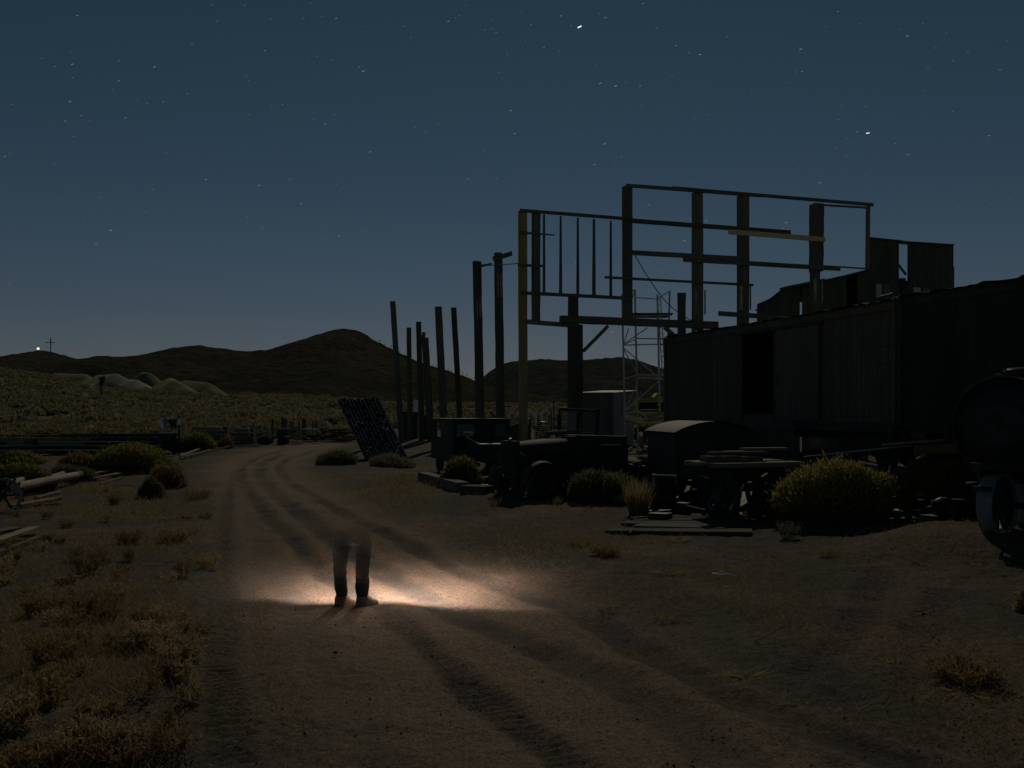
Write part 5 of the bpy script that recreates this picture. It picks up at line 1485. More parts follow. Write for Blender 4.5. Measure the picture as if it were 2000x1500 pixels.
# gear wheel on the left edge
c = G(6, 1003); c.z += .42
t = thing('gear_wheel', 'spoked iron gear wheel half buried at the left edge', 'gear wheel', c - V((0, 0, .42)))
MB().lathe(c, (.7, -.7, .1), [(.36, -.05), (.42, -.05), (.42, .05), (.36, .05)], 36).build('rim', RIM, t, True)
m = MB(); ax = V((.7, -.7, .1)).normalized(); a = ax.cross(V((0, 0, 1))).normalized(); b = ax.cross(a)
for k in range(20):
    an = 2 * math.pi * k / 20; d = a * math.cos(an) + b * math.sin(an)
    m.box(c + d * .44, d * .03, ax * .05, ax.cross(d) * .025)
m.build('teeth', BLACKM, t)
m = MB()
for k in range(6):
    an = 2 * math.pi * k / 6; d = a * math.cos(an) + b * math.sin(an); m.beam(c + d * .05, c + d * .37, .05, .04, side=ax)
m.lathe(c, ax, [(.01, -.06), (.08, -.06), (.08, .06), (.01, .06)], 12); m.build('spokes', BLACKM, t)

# ================================================================== NAMED BUSHES
bush(170, 345, 863, 928, 'big yellow-flowered rabbitbrush beside the grey beams', 41, n=15000, size=.16, flower=.6, lumps=12)
bush(-30, 84, 880, 908, 'bright yellow rabbitbrush at the far left in front of the timber wall', 42, n=5000, size=.18, flower=.8)
bush(-30, 108, 900, 962, 'broad dull-yellow rabbitbrush behind the logs at the left edge', 43, n=11000, size=.14, flower=.45)
bush(66, 112, 912, 958, 'tan seedy bush tip hanging over the brown logs', 44, leaf=L_STRAW, flower_mat=L_YEL, n=2500, size=.11, flower=.6)
bush(92, 186, 905, 942, 'round olive bush between the logs and the big yellow bush', 45, n=6500, size=.14, flower=.25)
bush(340, 420, 842, 882, 'yellow-green rabbitbrush between the machine and the strip pile', 46, n=6000, size=.18, flower=.5)
bush(425, 458, 850, 876, 'small dark brown bush in front of the lumber pile', 47, leaf=L_DRY, flower_mat=L_DRY, n=1800, size=.14)
bush(858, 945, 890, 952, 'yellow-tipped rabbitbrush between the two timber blocks', 48, n=7500, size=.13, flower=.55)
bush(1034, 1125, 896, 972, 'yellow-tipped rabbitbrush against the vintage truck', 49, n=8000, size=.13, flower=.4, lumps=12)
bush(1095, 1145, 880, 930, 'small yellow rabbitbrush sprig in front of the vintage truck cab', 50, n=2500, size=.12, flower=.7)
bush(1090, 1250, 912, 985, 'low dark weedy bush between the vintage truck and the tall grass', 51, leaf=L_GREEN, flower_mat=L_DRY, n=9000, size=.14, flower=.25)
bush(1503, 1782, 893, 1030, 'very large yellow-topped rabbitbrush in front of the trailers', 52, n=30000, size=.115, flower=.75, lumps=16, depth=.55)
bush(1798, 1916, 884, 1000, 'dry brown tumbleweed bush between the big bush and the iron wheel', 53, leaf=L_DRY, flower_mat=L_RUSTY, n=14000, size=.12, flower=.5, lumps=7, depth=.7)
bush(1755, 1830, 905, 990, 'dark twiggy bush tucked right of the largest rabbitbrush', 54, leaf=L_DRY, flower_mat=L_DRY, n=5000, size=.14, flower=.2)
bush(1540, 1645, 870, 915, 'rusty brown weed patch behind the largest rabbitbrush', 55, leaf=L_RUSTY, flower_mat=L_RUSTY, n=3500, size=.12, D=24.5)
bush(1046, 1085, 830, 862, 'round pale-green bush beside the yellow frame post', 56, leaf=L_SAGE, flower_mat=L_SAGE, n=4500, size=.16, D=44, name='sagebrush', depth=1)
bush(268, 320, 930, 974, 'small dark green tumbleweed on the road shoulder', 57, leaf=L_GREEN, flower_mat=L_GREEN, n=3500, size=.11)
bush(620, 700, 880, 908, 'dark weed clump at the left foot of the steel panel', 58, leaf=L_GREEN, flower_mat=L_DRY, n=2600, size=.16, flower=.3)
bush(715, 810, 886, 914, 'grey-green weed strip along the base of the steel panel', 59, leaf=L_SAGE2, flower_mat=L_DRY, n=2600, size=.16, flower=.3)
bush(1985, 2060, 1130, 1200, 'dry pale bush cut off by the right picture edge', 60, leaf=L_STRAW, flower_mat=L_STRAW, n=3500, size=.07)
bush(250, 330, 882, 960, 'feathery rusty grass mound behind the round olive bush', 61, leaf=L_DRY, flower_mat=L_RUSTY, n=100, size=.1) if False else None
bush(110, 190, 884, 922, 'rusty dry grass mound in front of the timber wall', 62, leaf=L_RUSTY, flower_mat=L_DRY, n=5000, size=.18, flower=.5, D=36)
bush(290, 365, 905, 955, 'dim brown grass mound right of the big yellow bush', 63, leaf=L_DRY, flower_mat=L_DRY, n=3500, size=.14, flower=.3)

# ================================================================== WEEDS
tuft(1246, 1006, 90, 60, 420, 'tall feathery dry grass clump left of the oil drum', L_STRAW, 71, wid=.007, cat='grass clump', name='grass_clump')
tuft(110, 1300, 78, 110, 90, 'tall reddish seedy weed in the left foreground', L_RUSTY, 72, seeds=True)
tuft(85, 1362, 70, 110, 90, 'second tall reddish weed below the first in the left foreground', L_RUSTY, 73, seeds=True)
tuft(300, 1262, 58, 90, 80, 'leafy tan weed at the road edge, left of the lit patch', L_STRAW, 74, seeds=True, lean=.6)
tuft(345, 1292, 50, 80, 80, 'leafy tan weed just below the larger one at the road edge', L_STRAW, 75, seeds=True, lean=.6)
tuft(332, 1328, 46, 50, 70, 'small orange weed casting a dark shadow at the road edge', L_RUSTY, 76, seeds=True)
tuft(262, 1272, 40, 60, 60, 'greyish leafy weed left of the tan roadside weeds', L_STRAW, 77, seeds=True)
tuft(170, 1120, 55, 80, 60, 'thin upright weed stalks in the left middle ground', L_DRY, 78, seeds=True)
tuft(165, 1205, 60, 60, 50, 'dark stalky weed left of the road below the planks', L_DRY, 79, seeds=True)
tuft(70, 1205, 60, 60, 50, 'paired upright weed stalks near the left edge', L_RUSTY, 80, seeds=True)
tuft(150, 1480, 85, 130, 110, 'bushy straw-coloured weed at the bottom left', L_STRAW, 81, seeds=True, lean=.6)
tuft(230, 1492, 60, 110, 110, 'bushy brown weed beside the straw-coloured one at the bottom left', L_DRY, 82, seeds=True, lean=.7)
tuft(20, 1405, 60, 90, 80, 'bushy tan weed on the left picture edge', L_STRAW, 83, seeds=True)
tuft(40, 1498, 45, 90, 60, 'weed poking up in the bottom left corner', L_RUSTY, 84, seeds=True)
tuft(1885, 1330, 48, 110, 110, 'twiggy dead weed on the bare ground at the right', L_DRY, 85, seeds=True, lean=.8)
tuft(1890, 1352, 16, 90, 60, 'flattened straw around the twiggy dead weed', L_STRAW, 86, lean=1.2)
tuft(1306, 1120, 10, 50, 150, 'pale straw tussock at the right edge of the lamp glow', L_STRAW, 87, lean=1.3)
tuft(1620, 1088, 26, 60, 120, 'orange grass tuft below the largest rabbitbrush', L_RUSTY, 88)
tuft(1180, 1085, 22, 60, 120, 'low brown tuft right of the lamp glow', L_DRY, 89, seeds=True)
tuft(1135, 1065, 24, 70, 140, 'rusty tuft in the weeds above the lamp glow', L_RUSTY, 90)
tuft(1540, 1050, 40, 50, 60, 'pale twiggy weed at the left foot of the largest rabbitbrush', L_SAGE2, 91, seeds=True)
tuft(1325, 1058, 20, 60, 120, 'tan tuft in front of the plank platform', L_STRAW, 92)
tuft(340, 1058, 26, 60, 80, 'small rusty weed on the left shoulder beyond the roadside weeds', L_RUSTY, 93, seeds=True)
tuft(250, 1060, 26, 60, 80, 'small dull weed on the left shoulder under the log pile', L_DRY, 94, seeds=True)
tuft(225, 985, 28, 30, 60, 'slim dark weed standing below the grey beams', L_DRY, 95, seeds=True)
tuft(385, 975, 22, 60, 90, 'greenish weed at the left edge of the road', L_DRY, 96, seeds=True)
tuft(200, 960, 36, 50, 120, 'pale grass tussock in front of the brown logs', L_STRAW, 97)

for k in range(70):
    v = 1010 + 480 * random.random() ** 1.2; u = random.uniform(-20, 420 - (v - 1000) * .12)
    o = tuft(u, v, random.uniform(.12, .34) * K / G(u, v).y, random.uniform(.2, .45) * K / G(u, v).y, random.randint(14, 40), 'thin dry weed stalks among the grass on the left foreground', random.choice([L_RUSTY, L_STRAW, L_DRY]), 400 + k, seeds=True, wid=.004)
    o['group'] = 'dry weed stalks on the left'
for k in range(12):
    v = 1000 + 330 * random.random() ** 1.6; u = random.uniform(1020, 1990)
    o = tuft(u, v, random.uniform(.06, .17) * K / G(u, v).y, random.uniform(.25, .5) * K / G(u, v).y, random.randint(30, 70), 'low dry grass tuft on the bare ground at the right', random.choice([L_RUSTY, L_STRAW, L_DRY]), 500 + k, wid=.004)
    o['group'] = 'low grass tufts on the right'

for k in range(46):
    u = random.uniform(960, 1990); v = random.uniform(962, 990) + (24 if u > 1300 else 0) + max(0, u - 1700) * .06
    o = tuft(u, v, random.uniform(.15, .45) * K / G(u, v).y, random.uniform(.25, .6) * K / G(u, v).y, random.randint(30, 70), 'weedy grass tuft growing along the feet of the old vehicles', random.choice([L_DRY, L_GREEN, L_STRAW]), 700 + k, wid=.006)
    o['group'] = 'weeds along the vehicles'

# dead branches on the ground
def twig(pts, r, label, name='branch', forks=4, mat=None, seed=0):
    g = random.Random(seed)
    pp_ = [G(u, v, .03 + dz) for u, v, dz in pts]
    m = MB().tube(pp_, r, 6, r2=r * .5)
    for k in range(forks):
        i_ = g.randrange(1, len(pp_)); a = pp_[i_]
        d = (pp_[i_] - pp_[i_ - 1]).normalized() * g.uniform(.15, .4) + V((g.uniform(-.2, .2), g.uniform(-.25, .25), g.uniform(0, .12)))
        m.tube([a, a + d * .6 + V((0, 0, .02)), a + d], r * .5, 5, r2=r * .25)
    tag(m.build(name, mat or W_LUM), label, 'branch')
twig([(392, 1388, .02), (345, 1389, .08), (300, 1382, .05), (240, 1378, .03)], .007, 'long forked dead branch lying left of the road', seed=1, forks=6)
twig([(345, 1390, .06), (310, 1402, .04), (285, 1418, .03)], .005, 'lower fork of dead twig below the long branch', seed=2, forks=3)
twig([(295, 1456, .03), (265, 1472, .03), (225, 1478, .03)], .006, 'curved dead twig near the bottom left weeds', seed=3, forks=3)
twig([(345, 1415, .02), (346, 1432, .02), (318, 1442, .02)], .004, 'bent little twig right of the bottom left weeds', seed=4, forks=1)
twig([(1392, 1126, .02), (1402, 1130, .04), (1412, 1130, .02)], .012, 'small white forked stick on the ground right of the lamp glow', seed=5, forks=3, mat=WHITEP)
twig([(1786, 1202, .02), (1806, 1200, .02)], .014, 'pale stick lying on the dark ground at the right', seed=6, forks=1)
twig([(1475, 1260, .02), (1488, 1258, .03)], .009, 'small pale stick in the middle right ground', seed=7, forks=1)
twig([(1230, 1047, .03), (1238, 1040, .1)], .014, 'pale broken stick below the platform corner', seed=8, forks=2)
twig([(680, 1206, .02), (690, 1203, .03), (702, 1206, .02)], .004, 'tiny curled twig just in front of the person', seed=9, forks=1)

GRAVS = mat_stretch('earthy_stone', (.14, .11, .085), (.22, .175, .135), (.3, .25, .2), (30, 30, 30))
def stone(u, v, rpx, label, mat):
    c = G(u, v); r = rpx * c.y / K; g = random.Random(u)
    m = MB(); n, k = 12, 7; pts = []
    for i_ in range(k + 1):
        th = math.pi * i_ / k
        for j in range(n):
            a = 2 * math.pi * j / n
            d = V((math.sin(th) * math.cos(a), math.sin(th) * math.sin(a) * .8, math.cos(th) * .55))
            pts.append(c + d * r * (1 + .3 * mnoise.noise(d * 2 + V((u, v, 0)))))
    m.add(pts, [(i_ * n + j, i_ * n + (j + 1) % n, (i_ + 1) * n + (j + 1) % n, (i_ + 1) * n + j) for i_ in range(k) for j in range(n)])
    tag(m.build('stone', mat), label, 'stone')
stone(655, 1274, 5, 'small stone on the road just below the person', GRAVS)
stone(1640, 1128, 10, 'brown clod below the orange grass tuft', ORNG)

# ================================================================== GROUND COVER (stuff)
n = 330000
yy = 5.6 * (36 / 5.6) ** (rng.random(n) ** .8)
xx = yy * (rng.random(n) * 1.16 - .58)
rd, _ = polydist(xx, yy, ROADC)
dens = np.clip((rd - 1.5) / 1.8, 0.015, 1) * np.clip(.5 + 2.6 * vnoise(xx * .55, yy * .55, 77), .03, 1)
dens *= np.where(xx < -1.5, 1.0, .55)
dmin = np.full(n, 1e9)
for line, w, dep, tr in TRACKS: dmin = np.minimum(dmin, polydist(xx, yy, line)[0])
dens *= np.where(dmin < .35, .08, 1)
k = rng.random(n) < dens
xx, yy = xx[k], yy[k]; n = len(xx)
hgt = (.02 + .13 * rng.random(n) ** 2.8) * np.where(xx < -2, 1.35, .8) * (1 + .012 * yy)
an = rng.random(n) * 6.28; ln = .3 + 1.4 * rng.random(n)
direc = np.c_[np.cos(an) * hgt * ln, np.sin(an) * hgt * ln, hgt]
w = unit(np.cross(direc, rng.normal(size=(n, 3)))) * (.0014 + .00019 * yy)[:, None]
clump = np.clip(.5 + 1.6 * vnoise(xx * .8 + 7, yy * .8, 55), 0, 1)
o = blades_mesh('dry_grass', np.c_[xx, yy, H(xx, yy) - .015], direc, w, np.clip(rng.random(n) * .6 + clump * .4, 0, 1), (rng.random(n) < .35 * clump + .08).astype(int), [L_STRAW, L_RUSTY])
tag(o, 'short dry grass and straw scattered over the ground', 'grass', kind='stuff')

GRAV = mat_stretch('road_gravel', (.14, .115, .09), (.22, .18, .14), (.32, .27, .22), (40, 40, 40))
n = 3500
yy = 5.6 * (28 / 5.6) ** (rng.random(n)); xx = yy * (rng.random(n) * 1.14 - .57)
r_ = .003 + .013 * rng.random(n) ** 5 + .0003 * yy
octa = np.array([[1, 0, 0], [0, 1, 0], [-1, 0, 0], [0, -1, 0], [0, 0, .8], [0, 0, -.5]])
ps = octa[None] * (1 + .5 * (rng.random((n, 6, 3)) - .5)) * r_[:, None, None]
an = rng.random(n) * 6.28; ca, sa = np.cos(an), np.sin(an)
ps = np.stack([ps[..., 0] * ca[:, None] - ps[..., 1] * sa[:, None], ps[..., 0] * sa[:, None] + ps[..., 1] * ca[:, None], ps[..., 2]], -1)
ps += np.c_[xx, yy, H(xx, yy) - .05 * np.exp(-(polydist(xx, yy, ROADC)[0] / 2.1) ** 4) + .004][:, None]
tri = np.array([[0, 1, 4], [1, 2, 4], [2, 3, 4], [3, 0, 4], [1, 0, 5], [2, 1, 5], [3, 2, 5], [0, 3, 5]])
fc = (tri[None] + (np.arange(n) * 6)[:, None, None]).reshape(-1, 3)
me = bpy.data.meshes.new('gravel'); me.from_pydata(ps.reshape(-1, 3).tolist(), [], fc.tolist()); me.materials.append(GRAV); me.update()
o = bpy.data.objects.new('gravel', me); COL.objects.link(o); tag(o, 'loose gravel and grit strewn over the dirt road', 'gravel', kind='stuff')

# ================================================================== PERSON
pg = G(690, 1177); s = pg.y / K
pz = hz(pg.x, pg.y) - .065
def PP(u, v, dy=0.0): return V((pg.x + (u - 690) * s, pg.y + dy, pz + (1178 - v) * s))
def mat_trouser():
    m, nt, b = new_mat('dark_denim')
    v = mapping(nt, (60, 60, 30)); n1 = tex_noise(nt, v, 1, 5, .6)
    col = ramp(nt, n1, [(.3, (.05, .062, .056)), (.7, (.09, .105, .095))])
    nt.links.new(col, b.inputs['Base Color']); b.inputs['Roughness'].default_value = .95; b.inputs['Specular IOR Level'].default_value = .1
    bump(nt, tex_noise(nt, mapping(nt, (9, 9, 6)), 1, 4, .6), .6, .02, b)
    g = nt.nodes.new('ShaderNodeNewGeometry'); sp_ = nt.nodes.new('ShaderNodeSeparateXYZ'); nt.links.new(g.outputs['Position'], sp_.inputs[0])
    mr = nt.nodes.new('ShaderNodeMapRange'); mr.inputs['From Min'].default_value = pz + .22; mr.inputs['From Max'].default_value = pz + 1.09
    nt.links.new(sp_.outputs['Z'], mr.inputs['Value'])
    tr = nt.nodes.new('ShaderNodeBsdfTransparent'); mx = nt.nodes.new('ShaderNodeMixShader')
    nt.links.new(mr.outputs[0], mx.inputs[0]); nt.links.new(b.outputs[0], mx.inputs[1]); nt.links.new(tr.outputs[0], mx.inputs[2])
    nt.links.new(mx.outputs[0], nt.nodes['Material Output'].inputs[0])
    return m
DENIM = mat_trouser()
joints = [((688, 1028), .0, 36, 22), ((667, 1052), .0, 18, 17), ((664, 1076), .015, 15.5, 15), ((663, 1100), .02, 13, 13.5), ((664, 1126), .0, 12.5, 13), ((665, 1146), -.01, 12.2, 13), ((666, 1156), -.01, 12.4, 13),
          ((708, 1052), .0, 18, 17), ((709, 1076), .015, 15.5, 15), ((708, 1100), .02, 13.2, 13.5), ((707, 1126), .0, 12.6, 13), ((705, 1146), -.01, 13, 13.5), ((705, 1157), -.01, 12.4, 13), ((688, 1008), .0, 35, 21)]
edges = [(0, 1), (1, 2), (2, 3), (3, 4), (4, 5), (5, 6), (0, 7), (7, 8), (8, 9), (9, 10), (10, 11), (11, 12), (0, 13)]
# continuous lofted trousers: waist ring splits into two leg tubes
m = MB(); N = 24
def ring(cx, cv, rx, ry, dy=0.0, rot=0.0, wr=0.0):
    c = PP(cx, cv, dy)
    return [c + V((rx * s * math.cos(a) * (1 + wr * math.sin(3 * a + cv * .35)), ry * s * math.sin(a) * (1 + wr * math.cos(2 * a + cv * .3)), wr * 8 * s * math.sin(2 * a + cv))) for a in [2 * math.pi * k / N for k in range(N)]]
def loft(rings):
    o = len(m.v); L = len(rings)
    for r0 in rings: m.v += [tuple(p) for p in r0]
    for i_ in range(L - 1):
        for k in range(N):
            m.f.append((o + i_ * N + k, o + i_ * N + (k + 1) % N, o + (i_ + 1) * N + (k + 1) % N, o + (i_ + 1) * N + k)); m.m.append(0)
    return o
# pelvis
po = loft([ring(688, 1005, 35, 22), ring(688, 1016, 36, 23), ring(688, 1028, 37, 24), ring(688, 1040, 38, 24)])
last = po + 3 * N
def leg_rings(cx0, sg, data):
    return [ring(cu, cv, rx, ry, dy, 0, wr) for cu, cv, rx, ry, dy, wr in data]
for sg, data in ((-1, [(668, 1054, 19, 19, 0, .0), (666, 1066, 17, 17.5, .01, .02), (664.5, 1080, 14.6, 16, .02, .02), (663.5, 1094, 13.4, 15, .03, .03), (663, 1106, 12.8, 14, .038, .03), (663.5, 1118, 12.4, 14, .046, .02), (664, 1130, 12.2, 14, .054, .02), (664.5, 1140, 12.4, 14, .06, .04), (665.5, 1147, 12.8, 14, .07, .05), (665.5, 1152, 11.8, 13, .08, .03), (666, 1157, 10.6, 12, .08, .02)]),
                 (1, [(707.5, 1054, 19, 19, 0, .0), (708, 1066, 16.8, 17.5, .01, .02), (708.5, 1080, 14.6, 16, .02, .02), (708, 1094, 13.6, 15, .03, .03), (707, 1106, 13.2, 14, .038, .03), (706.5, 1118, 13, 14, .046, .02), (706.5, 1130, 13, 14, .054, .02), (706, 1139, 13.8, 14.5, .06, .04), (706, 1146, 13.4, 14, .07, .05), (705.5, 1152, 11.6, 13, .08, .03), (705.5, 1158, 10.8, 12, .08, .02)])):
    rings = leg_rings(0, sg, data)
    lo = loft(rings)
    # outer half of the pelvis ring joins this leg; the inner half meets at the crotch line
    half = [k for k in range(N) if math.cos(2 * math.pi * k / N) * sg > 1e-6]
    for k in range(N):
        k2 = (k + 1) % N
        if k in half or k2 in half:
            m.f.append((last + k, last + k2, lo + k2, lo + k)); m.m.append(0)
    if sg == -1: lo_left = lo
    else: lo_right = lo
# inner thigh strip between the two legs
q1, q3 = N // 4, 3 * N // 4
for kk in range(q1, q3):      # left-side vertices of the right leg against right-side vertices of the left leg
    mirror = (N // 2 - kk) % N
    mirror2 = (N // 2 - (kk + 1)) % N
    m.f.append((lo_right + kk, lo_right + kk + 1, lo_left + mirror2, lo_left + mirror)); m.m.append(0)
t = thing('person', 'person in dark trousers and lit boots on the dirt road, fading away above the waist', 'person', V((pg.x, pg.y, pz)))
tr_ = m.build('trousers', DENIM, t, True)
sub = tr_.modifiers.new('smooth', 'SUBSURF'); sub.levels = 1; sub.render_levels = 3
fold = bpy.data.textures.new('cloth_folds', 'CLOUDS'); fold.noise_scale = .075
dsp = tr_.modifiers.new('folds', 'DISPLACE'); dsp.texture = fold; dsp.strength = .018; dsp.mid_level = .5

BOOT = mat_stretch('tan_suede_boot', (.24, .18, .12), (.4, .3, .2), (.5, .39, .28), (25, 25, 25), .85, .2, 0, .5, .004)
SOLE = mat_stretch('dusty_rubber_sole', (.16, .13, .11), (.24, .2, .17), (.3, .26, .22), (20, 20, 20), .9, .1)
fB = V((.72, .70, 0)).normalized()
def boot(u, v, label):
    c = PP(u, v, .10); c.z = pz
    lB = V((-fB.y, fB.x, 0))
    prof = [(-.085, .040, .15, .02), (-.075, .046, .165, .0), (-.03, .05, .17, .0), (.03, .05, .165, .0), (.065, .05, .13, .0), (.10, .053, .103, .0), (.14, .056, .088, .0), (.175, .054, .080, .0), (.205, .045, .066, .0), (.222, .028, .05, .006)]
    m = MB(); n = 16; pts = []
    for x, hw, ht, _ in prof:
        for k in range(n + 1):
            a = math.pi * k / n
            y = hw * math.cos(a) * (1 if math.sin(a) < .6 else (1 - .28 * ((math.sin(a) - .6) / .4) ** 2 * (1 if ht > .12 else .5)))
            pts.append(c + fB * x + lB * y + V((0, 0, .025 + (ht - .025) * math.sin(a) ** .55)))
    fs = [(i_ * (n + 1) + k, i_ * (n + 1) + k + 1, (i_ + 1) * (n + 1) + k + 1, (i_ + 1) * (n + 1) + k) for i_ in range(len(prof) - 1) for k in range(n)]
    m.add(pts, fs)
    L = len(prof) - 1
    m.add(pts[:n + 1], [tuple(range(n + 1))]); m.add(pts[L * (n + 1):], [tuple(range(n, -1, -1))])
    # collar
    m.lathe(c + V((0, 0, .15)) + fB * -.02, (0, 0, 1), [(.05, 0), (.06, 0), (.062, .05), (.05, .055)], 20)
    b = m.build('boot', BOOT, t, True)
    m = MB(); out = []
    for x, hw, ht, _ in prof: out.append((x, hw + .006))
    loop = [c + fB * x + lB * y for x, y in out] + [c + fB * x - lB * y for x, y in reversed(out)]
    k = len(loop)
    m.add([p + V((0, 0, -.005)) for p in loop] + [p + V((0, 0, .03)) for p in loop], [tuple(range(k))[::-1], tuple(range(k, 2 * k))] + [(i_, (i_ + 1) % k, k + (i_ + 1) % k, k + i_) for i_ in range(k)])
    m.build('sole', SOLE, b)
    m = MB()
    for k in range(4):
        x = .055 + .022 * k; zz = .148 - .017 * k
        m.tube([c + fB * x + lB * .03 + V((0, 0, zz - .012)), c + fB * x + V((0, 0, zz + .004)), c + fB * x - lB * .03 + V((0, 0, zz - .012))], .0035, 5)
    m.build('laces', W_LUM, b)
boot(665, 1176, ''); boot(707, 1176, '')

# ================================================================== STARS
L2 = [(302, 61), (956, 20), (1217, 11), (1821, 20), (828, 18), (848, 83), (750, 171), (1057, 73), (1186, 71), (1313, 72), (1257, 65), (1428, 106), (1580, 102), (1605, 147), (1752, 83), (1778, 70), (1793, 61), (1893, 118), (1925, 112), (1938, 127), (1980, 213), (1948, 283),
      (164, 227), (213, 260), (283, 251), (285, 303), (465, 239), (463, 316), (603, 261), (440, 350), (537, 393), (273, 397), (318, 451), (255, 473), (490, 460), (531, 430), (287, 533), (37, 600), (18, 611), (731, 366), (638, 398), (961, 295), (972, 315), (1062, 409), (1103, 408), (1035, 198),
      (1240, 220), (1300, 233), (1205, 228), (1419, 278), (1403, 261), (1270, 485), (1304, 447), (1225, 465), (1662, 517), (1712, 483), (1446, 593), (959, 569), (805, 702), (1132, 701), (1013, 724), (394, 770), (433, 900), (1026, 892), (1325, 921), (1273, 928), (1320, 788), (1175, 795), (966, 846), (487, 1077), (1830, 699), (1940, 697), (1928, 881), (1996, 432), (1030, 1066), (1820, 925), (1585, 765), (375, 953)]
R2 = [(264, 105), (230, 101), (190, 62), (365, 69), (35, 44), (74, 96), (52, 162), (183, 199), (125, 184), (512, 14), (564, 111), (327, 253), (345, 325), (405, 336), (444, 320), (500, 336), (625, 298), (641, 178), (690, 206), (734, 213), (1095, 160), (1128, 192), (1124, 204), (1108, 281), (1133, 279), (1083, 322), (1273, 45),
      (1545, 141), (1605, 91), (1697, 129), (1654, 187), (1780, 201), (1625, 263), (1721, 238), (1906, 273), (1518, 116), (1228, 104), (275, 523), (508, 413), (361, 562), (427, 612), (322, 643), (767, 446), (1273, 467), (1348, 515), (1390, 520), (1338, 553), (1863, 530), (1497, 560), (1305, 611), (1100, 629), (1202, 714), (1547, 604), (858, 731), (698, 712), (534, 801), (758, 862), (673, 941), (1071, 870), (1060, 893), (1939, 779), (1874, 796), (1746, 810), (1820, 920), (1617, 913), (1005, 1052), (930, 991), (580, 1050), (197, 1022), (247, 1028), (293, 974), (935, 352), (10, 522), (1380, 415), (1722, 435), (1608, 353)]
bright = {(264, 105): 4.5, (1390, 520): 2.2, (433, 900): 1.2, (1419, 278): 1.3, (1545, 141): 1.2, (734, 213): 1.2, (345, 325): 1.2, (405, 336): 1.2, (1128, 192): 1.2, (673, 941): 1.4, (1071, 870): .9, (283, 251): .9, (603, 261): 1, (1202, 714): 1, (1926, 881): 1, (1996, 432): 1}
sm = [MB(), MB(), MB()]
SD_ = 6000.0
def star(u, v, b, m, ln=2.5, wd=.4):
    c = P(u, v, SD_); k = SD_ / K
    tl_ = .35 if u > 1300 else .55
    d = V((1, 0, tl_ * .9)).normalized() if u < 1300 else V((1, 0, .18)).normalized()
    m.beam(c - d * ln * k * b ** .3, c + d * ln * k * b ** .3, wd * 2 * k * b ** .5, wd * 2 * k * b ** .5)
for x, y in L2:
    if (x, y) in bright: star(x / 2, y / 2, bright[(x, y)], sm[1])
    else: star(x / 2, y / 2, .35 + .5 * random.random(), sm[0] if random.random() < .7 else sm[1], random.uniform(1.6, 2.8))
for x, y in R2:
    b = bright.get((x, y))
    if b: star(1000 + x / 2, y / 2, b, sm[2] if b > 2 else sm[1])
    else: star(1000 + x / 2, y / 2, .35 + .5 * random.random(), sm[0] if random.random() < .65 else sm[1], random.uniform(1.6, 2.8))
for k in range(70):
    star(random.uniform(-300, 2300), random.uniform(-200, 690), .45 + .4 * random.random(), sm[0], 2.2, .36)
star(1195, 649, 1.0, sm[1])
m = MB()
for k, q in enumerate(sm): m.add(q.v, q.f, k)
o = m.build('stars', [mat_emit('faint_star', (.75, .85, 1), .13), mat_emit('star', (.8, .9, 1), .23), mat_emit('bright_star', (.95, .97, 1), 1.2)])
tag(o, 'short star trails scattered over the night sky', 'stars', kind='stuff')

# ================================================================== SKY, MOON, LAMP
MAZ, MEL = R(4), R(40)
MOON = V((math.sin(MAZ) * math.cos(MEL), math.cos(MAZ) * math.cos(MEL), math.sin(MEL)))
w_ = bpy.data.worlds.new('World'); scene.world = w_; w_.use_nodes = True
nt = w_.node_tree; bg = nt.nodes['Background']
sky = nt.nodes.new('ShaderNodeTexSky'); sky.sky_type = 'NISHITA'; sky.sun_disc = False
sky.sun_elevation = math.asin(MOON.z); sky.sun_rotation = math.atan2(MOON.x, MOON.y)
sky.altitude = 1800; sky.air_density = 1.0; sky.dust_density = .2; sky.ozone_density = 2.0
tc = nt.nodes.new('ShaderNodeTexCoord'); sz = nt.nodes.new('ShaderNodeSeparateXYZ'); nt.links.new(tc.outputs['Generated'], sz.inputs[0])
grade = ramp(nt, sz.outputs['Z'], [(0.0, (1.04, .88, .98)), (.14, (.95, 1.0, .98)), (.4, (.72, 1.08, .92))])
mxn = mix(nt, 1.0, sky.outputs[0], grade, 'MULTIPLY')
nt.links.new(mxn, bg.inputs[0]); bg.inputs[1].default_value = .0101

sun = bpy.data.lights.new('moon', 'SUN'); sun.energy = .70; sun.angle = R(.5); sun.color = (1, .88, .66)
so = bpy.data.objects.new('moon', sun); COL.objects.link(so)
so.rotation_euler = (-MOON).to_track_quat('-Z', 'Y').to_euler()

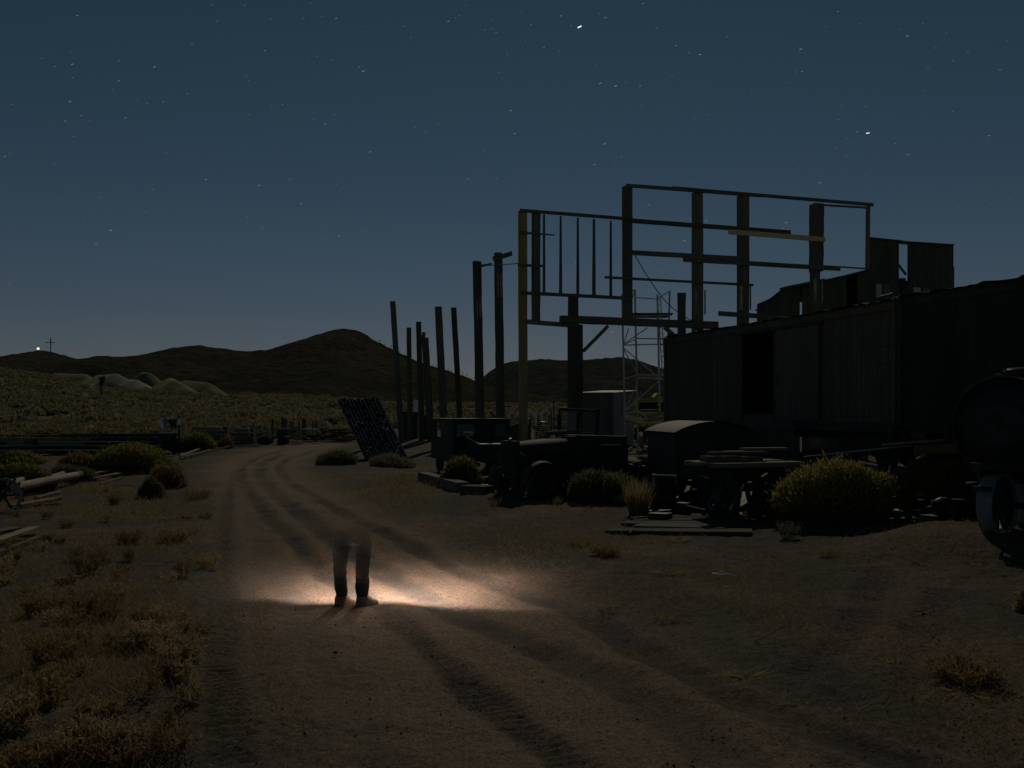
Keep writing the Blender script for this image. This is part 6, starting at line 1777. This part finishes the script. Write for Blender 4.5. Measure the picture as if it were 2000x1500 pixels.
sl = bpy.data.lights.new('head_torch', 'POINT'); sl.energy = 560; sl.color = (1, .785, .70); sl.shadow_soft_size = .1
sl.use_nodes = True      # beam of the torch: thrown forward onto the ground, with a weak spill all round
nt = sl.node_tree; em = nt.nodes['Emission']
gi = nt.nodes.new('ShaderNodeNewGeometry'); sz = nt.nodes.new('ShaderNodeSeparateXYZ'); nt.links.new(gi.outputs['Incoming'], sz.inputs[0])
def mrange(sock, a, b, t0=0.0, t1=1.0):
    mr = nt.nodes.new('ShaderNodeMapRange'); mr.interpolation_type = 'SMOOTHSTEP'
    for k_, v_ in zip(('From Min', 'From Max', 'To Min', 'To Max'), (a, b, t0, t1)): mr.inputs[k_].default_value = v_
    nt.links.new(sock, mr.inputs['Value']); return mr.outputs[0]
def mth(op, a, b):
    n_ = nt.nodes.new('ShaderNodeMath'); n_.operation = op
    for k_, q_ in enumerate((a, b)):
        if isinstance(q_, (int, float)): n_.inputs[k_].default_value = q_
        else: nt.links.new(q_, n_.inputs[k_])
    return n_.outputs[0]
SGN = 1.0
down = mrange(mth('ABSOLUTE', sz.outputs['Z'], 0.0), .14, .68)
lat = mrange(mth('ABSOLUTE', sz.outputs['X'], 0.0), .50, .94, 1.0, 0.0)
side = mth('ADD', mth('MULTIPLY', mth('MAXIMUM', mth('MULTIPLY', sz.outputs['X'], SGN), 0.0), .42), mth('MULTIPLY', mth('MAXIMUM', mth('MULTIPLY', sz.outputs['X'], -SGN), 0.0), .10))
fwd = mrange(mth('ADD', mth('MULTIPLY', sz.outputs['Y'], SGN), side), -.08, .15)
beam_ = mth('MULTIPLY', mth('MULTIPLY', down, lat), fwd)
spill = mrange(mth('ABSOLUTE', sz.outputs['Z'], 0.0), .03, .6, 0.0, .055)
nt.links.new(mth('ADD', beam_, spill), em.inputs['Strength'])
lo = bpy.data.objects.new('head_torch', sl); COL.objects.link(lo)
lo.location = V((pg.x + .38, pg.y + .27, pz + 1.45))

# ================================================================== CAMERA
cam = bpy.data.cameras.new('camera'); co = bpy.data.objects.new('camera', cam); COL.objects.link(co)
cam.sensor_width = 36; cam.lens = 36 * K / 2000; cam.shift_y = (HZ - 750) / 2000
cam.clip_end = 20000; cam.clip_start = .1
co.location = (0, 0, CH); co.rotation_euler = (R(90), 0, 0)
scene.camera = co
scene.view_settings.view_transform = 'Standard'; scene.view_settings.look = 'None'
scene.view_settings.exposure = 0; scene.view_settings.gamma = 1
scene.cycles.use_denoising = True
scene.cycles.sample_clamp_indirect = .5
scene.cycles.max_bounces = 5; scene.cycles.transparent_max_bounces = 12
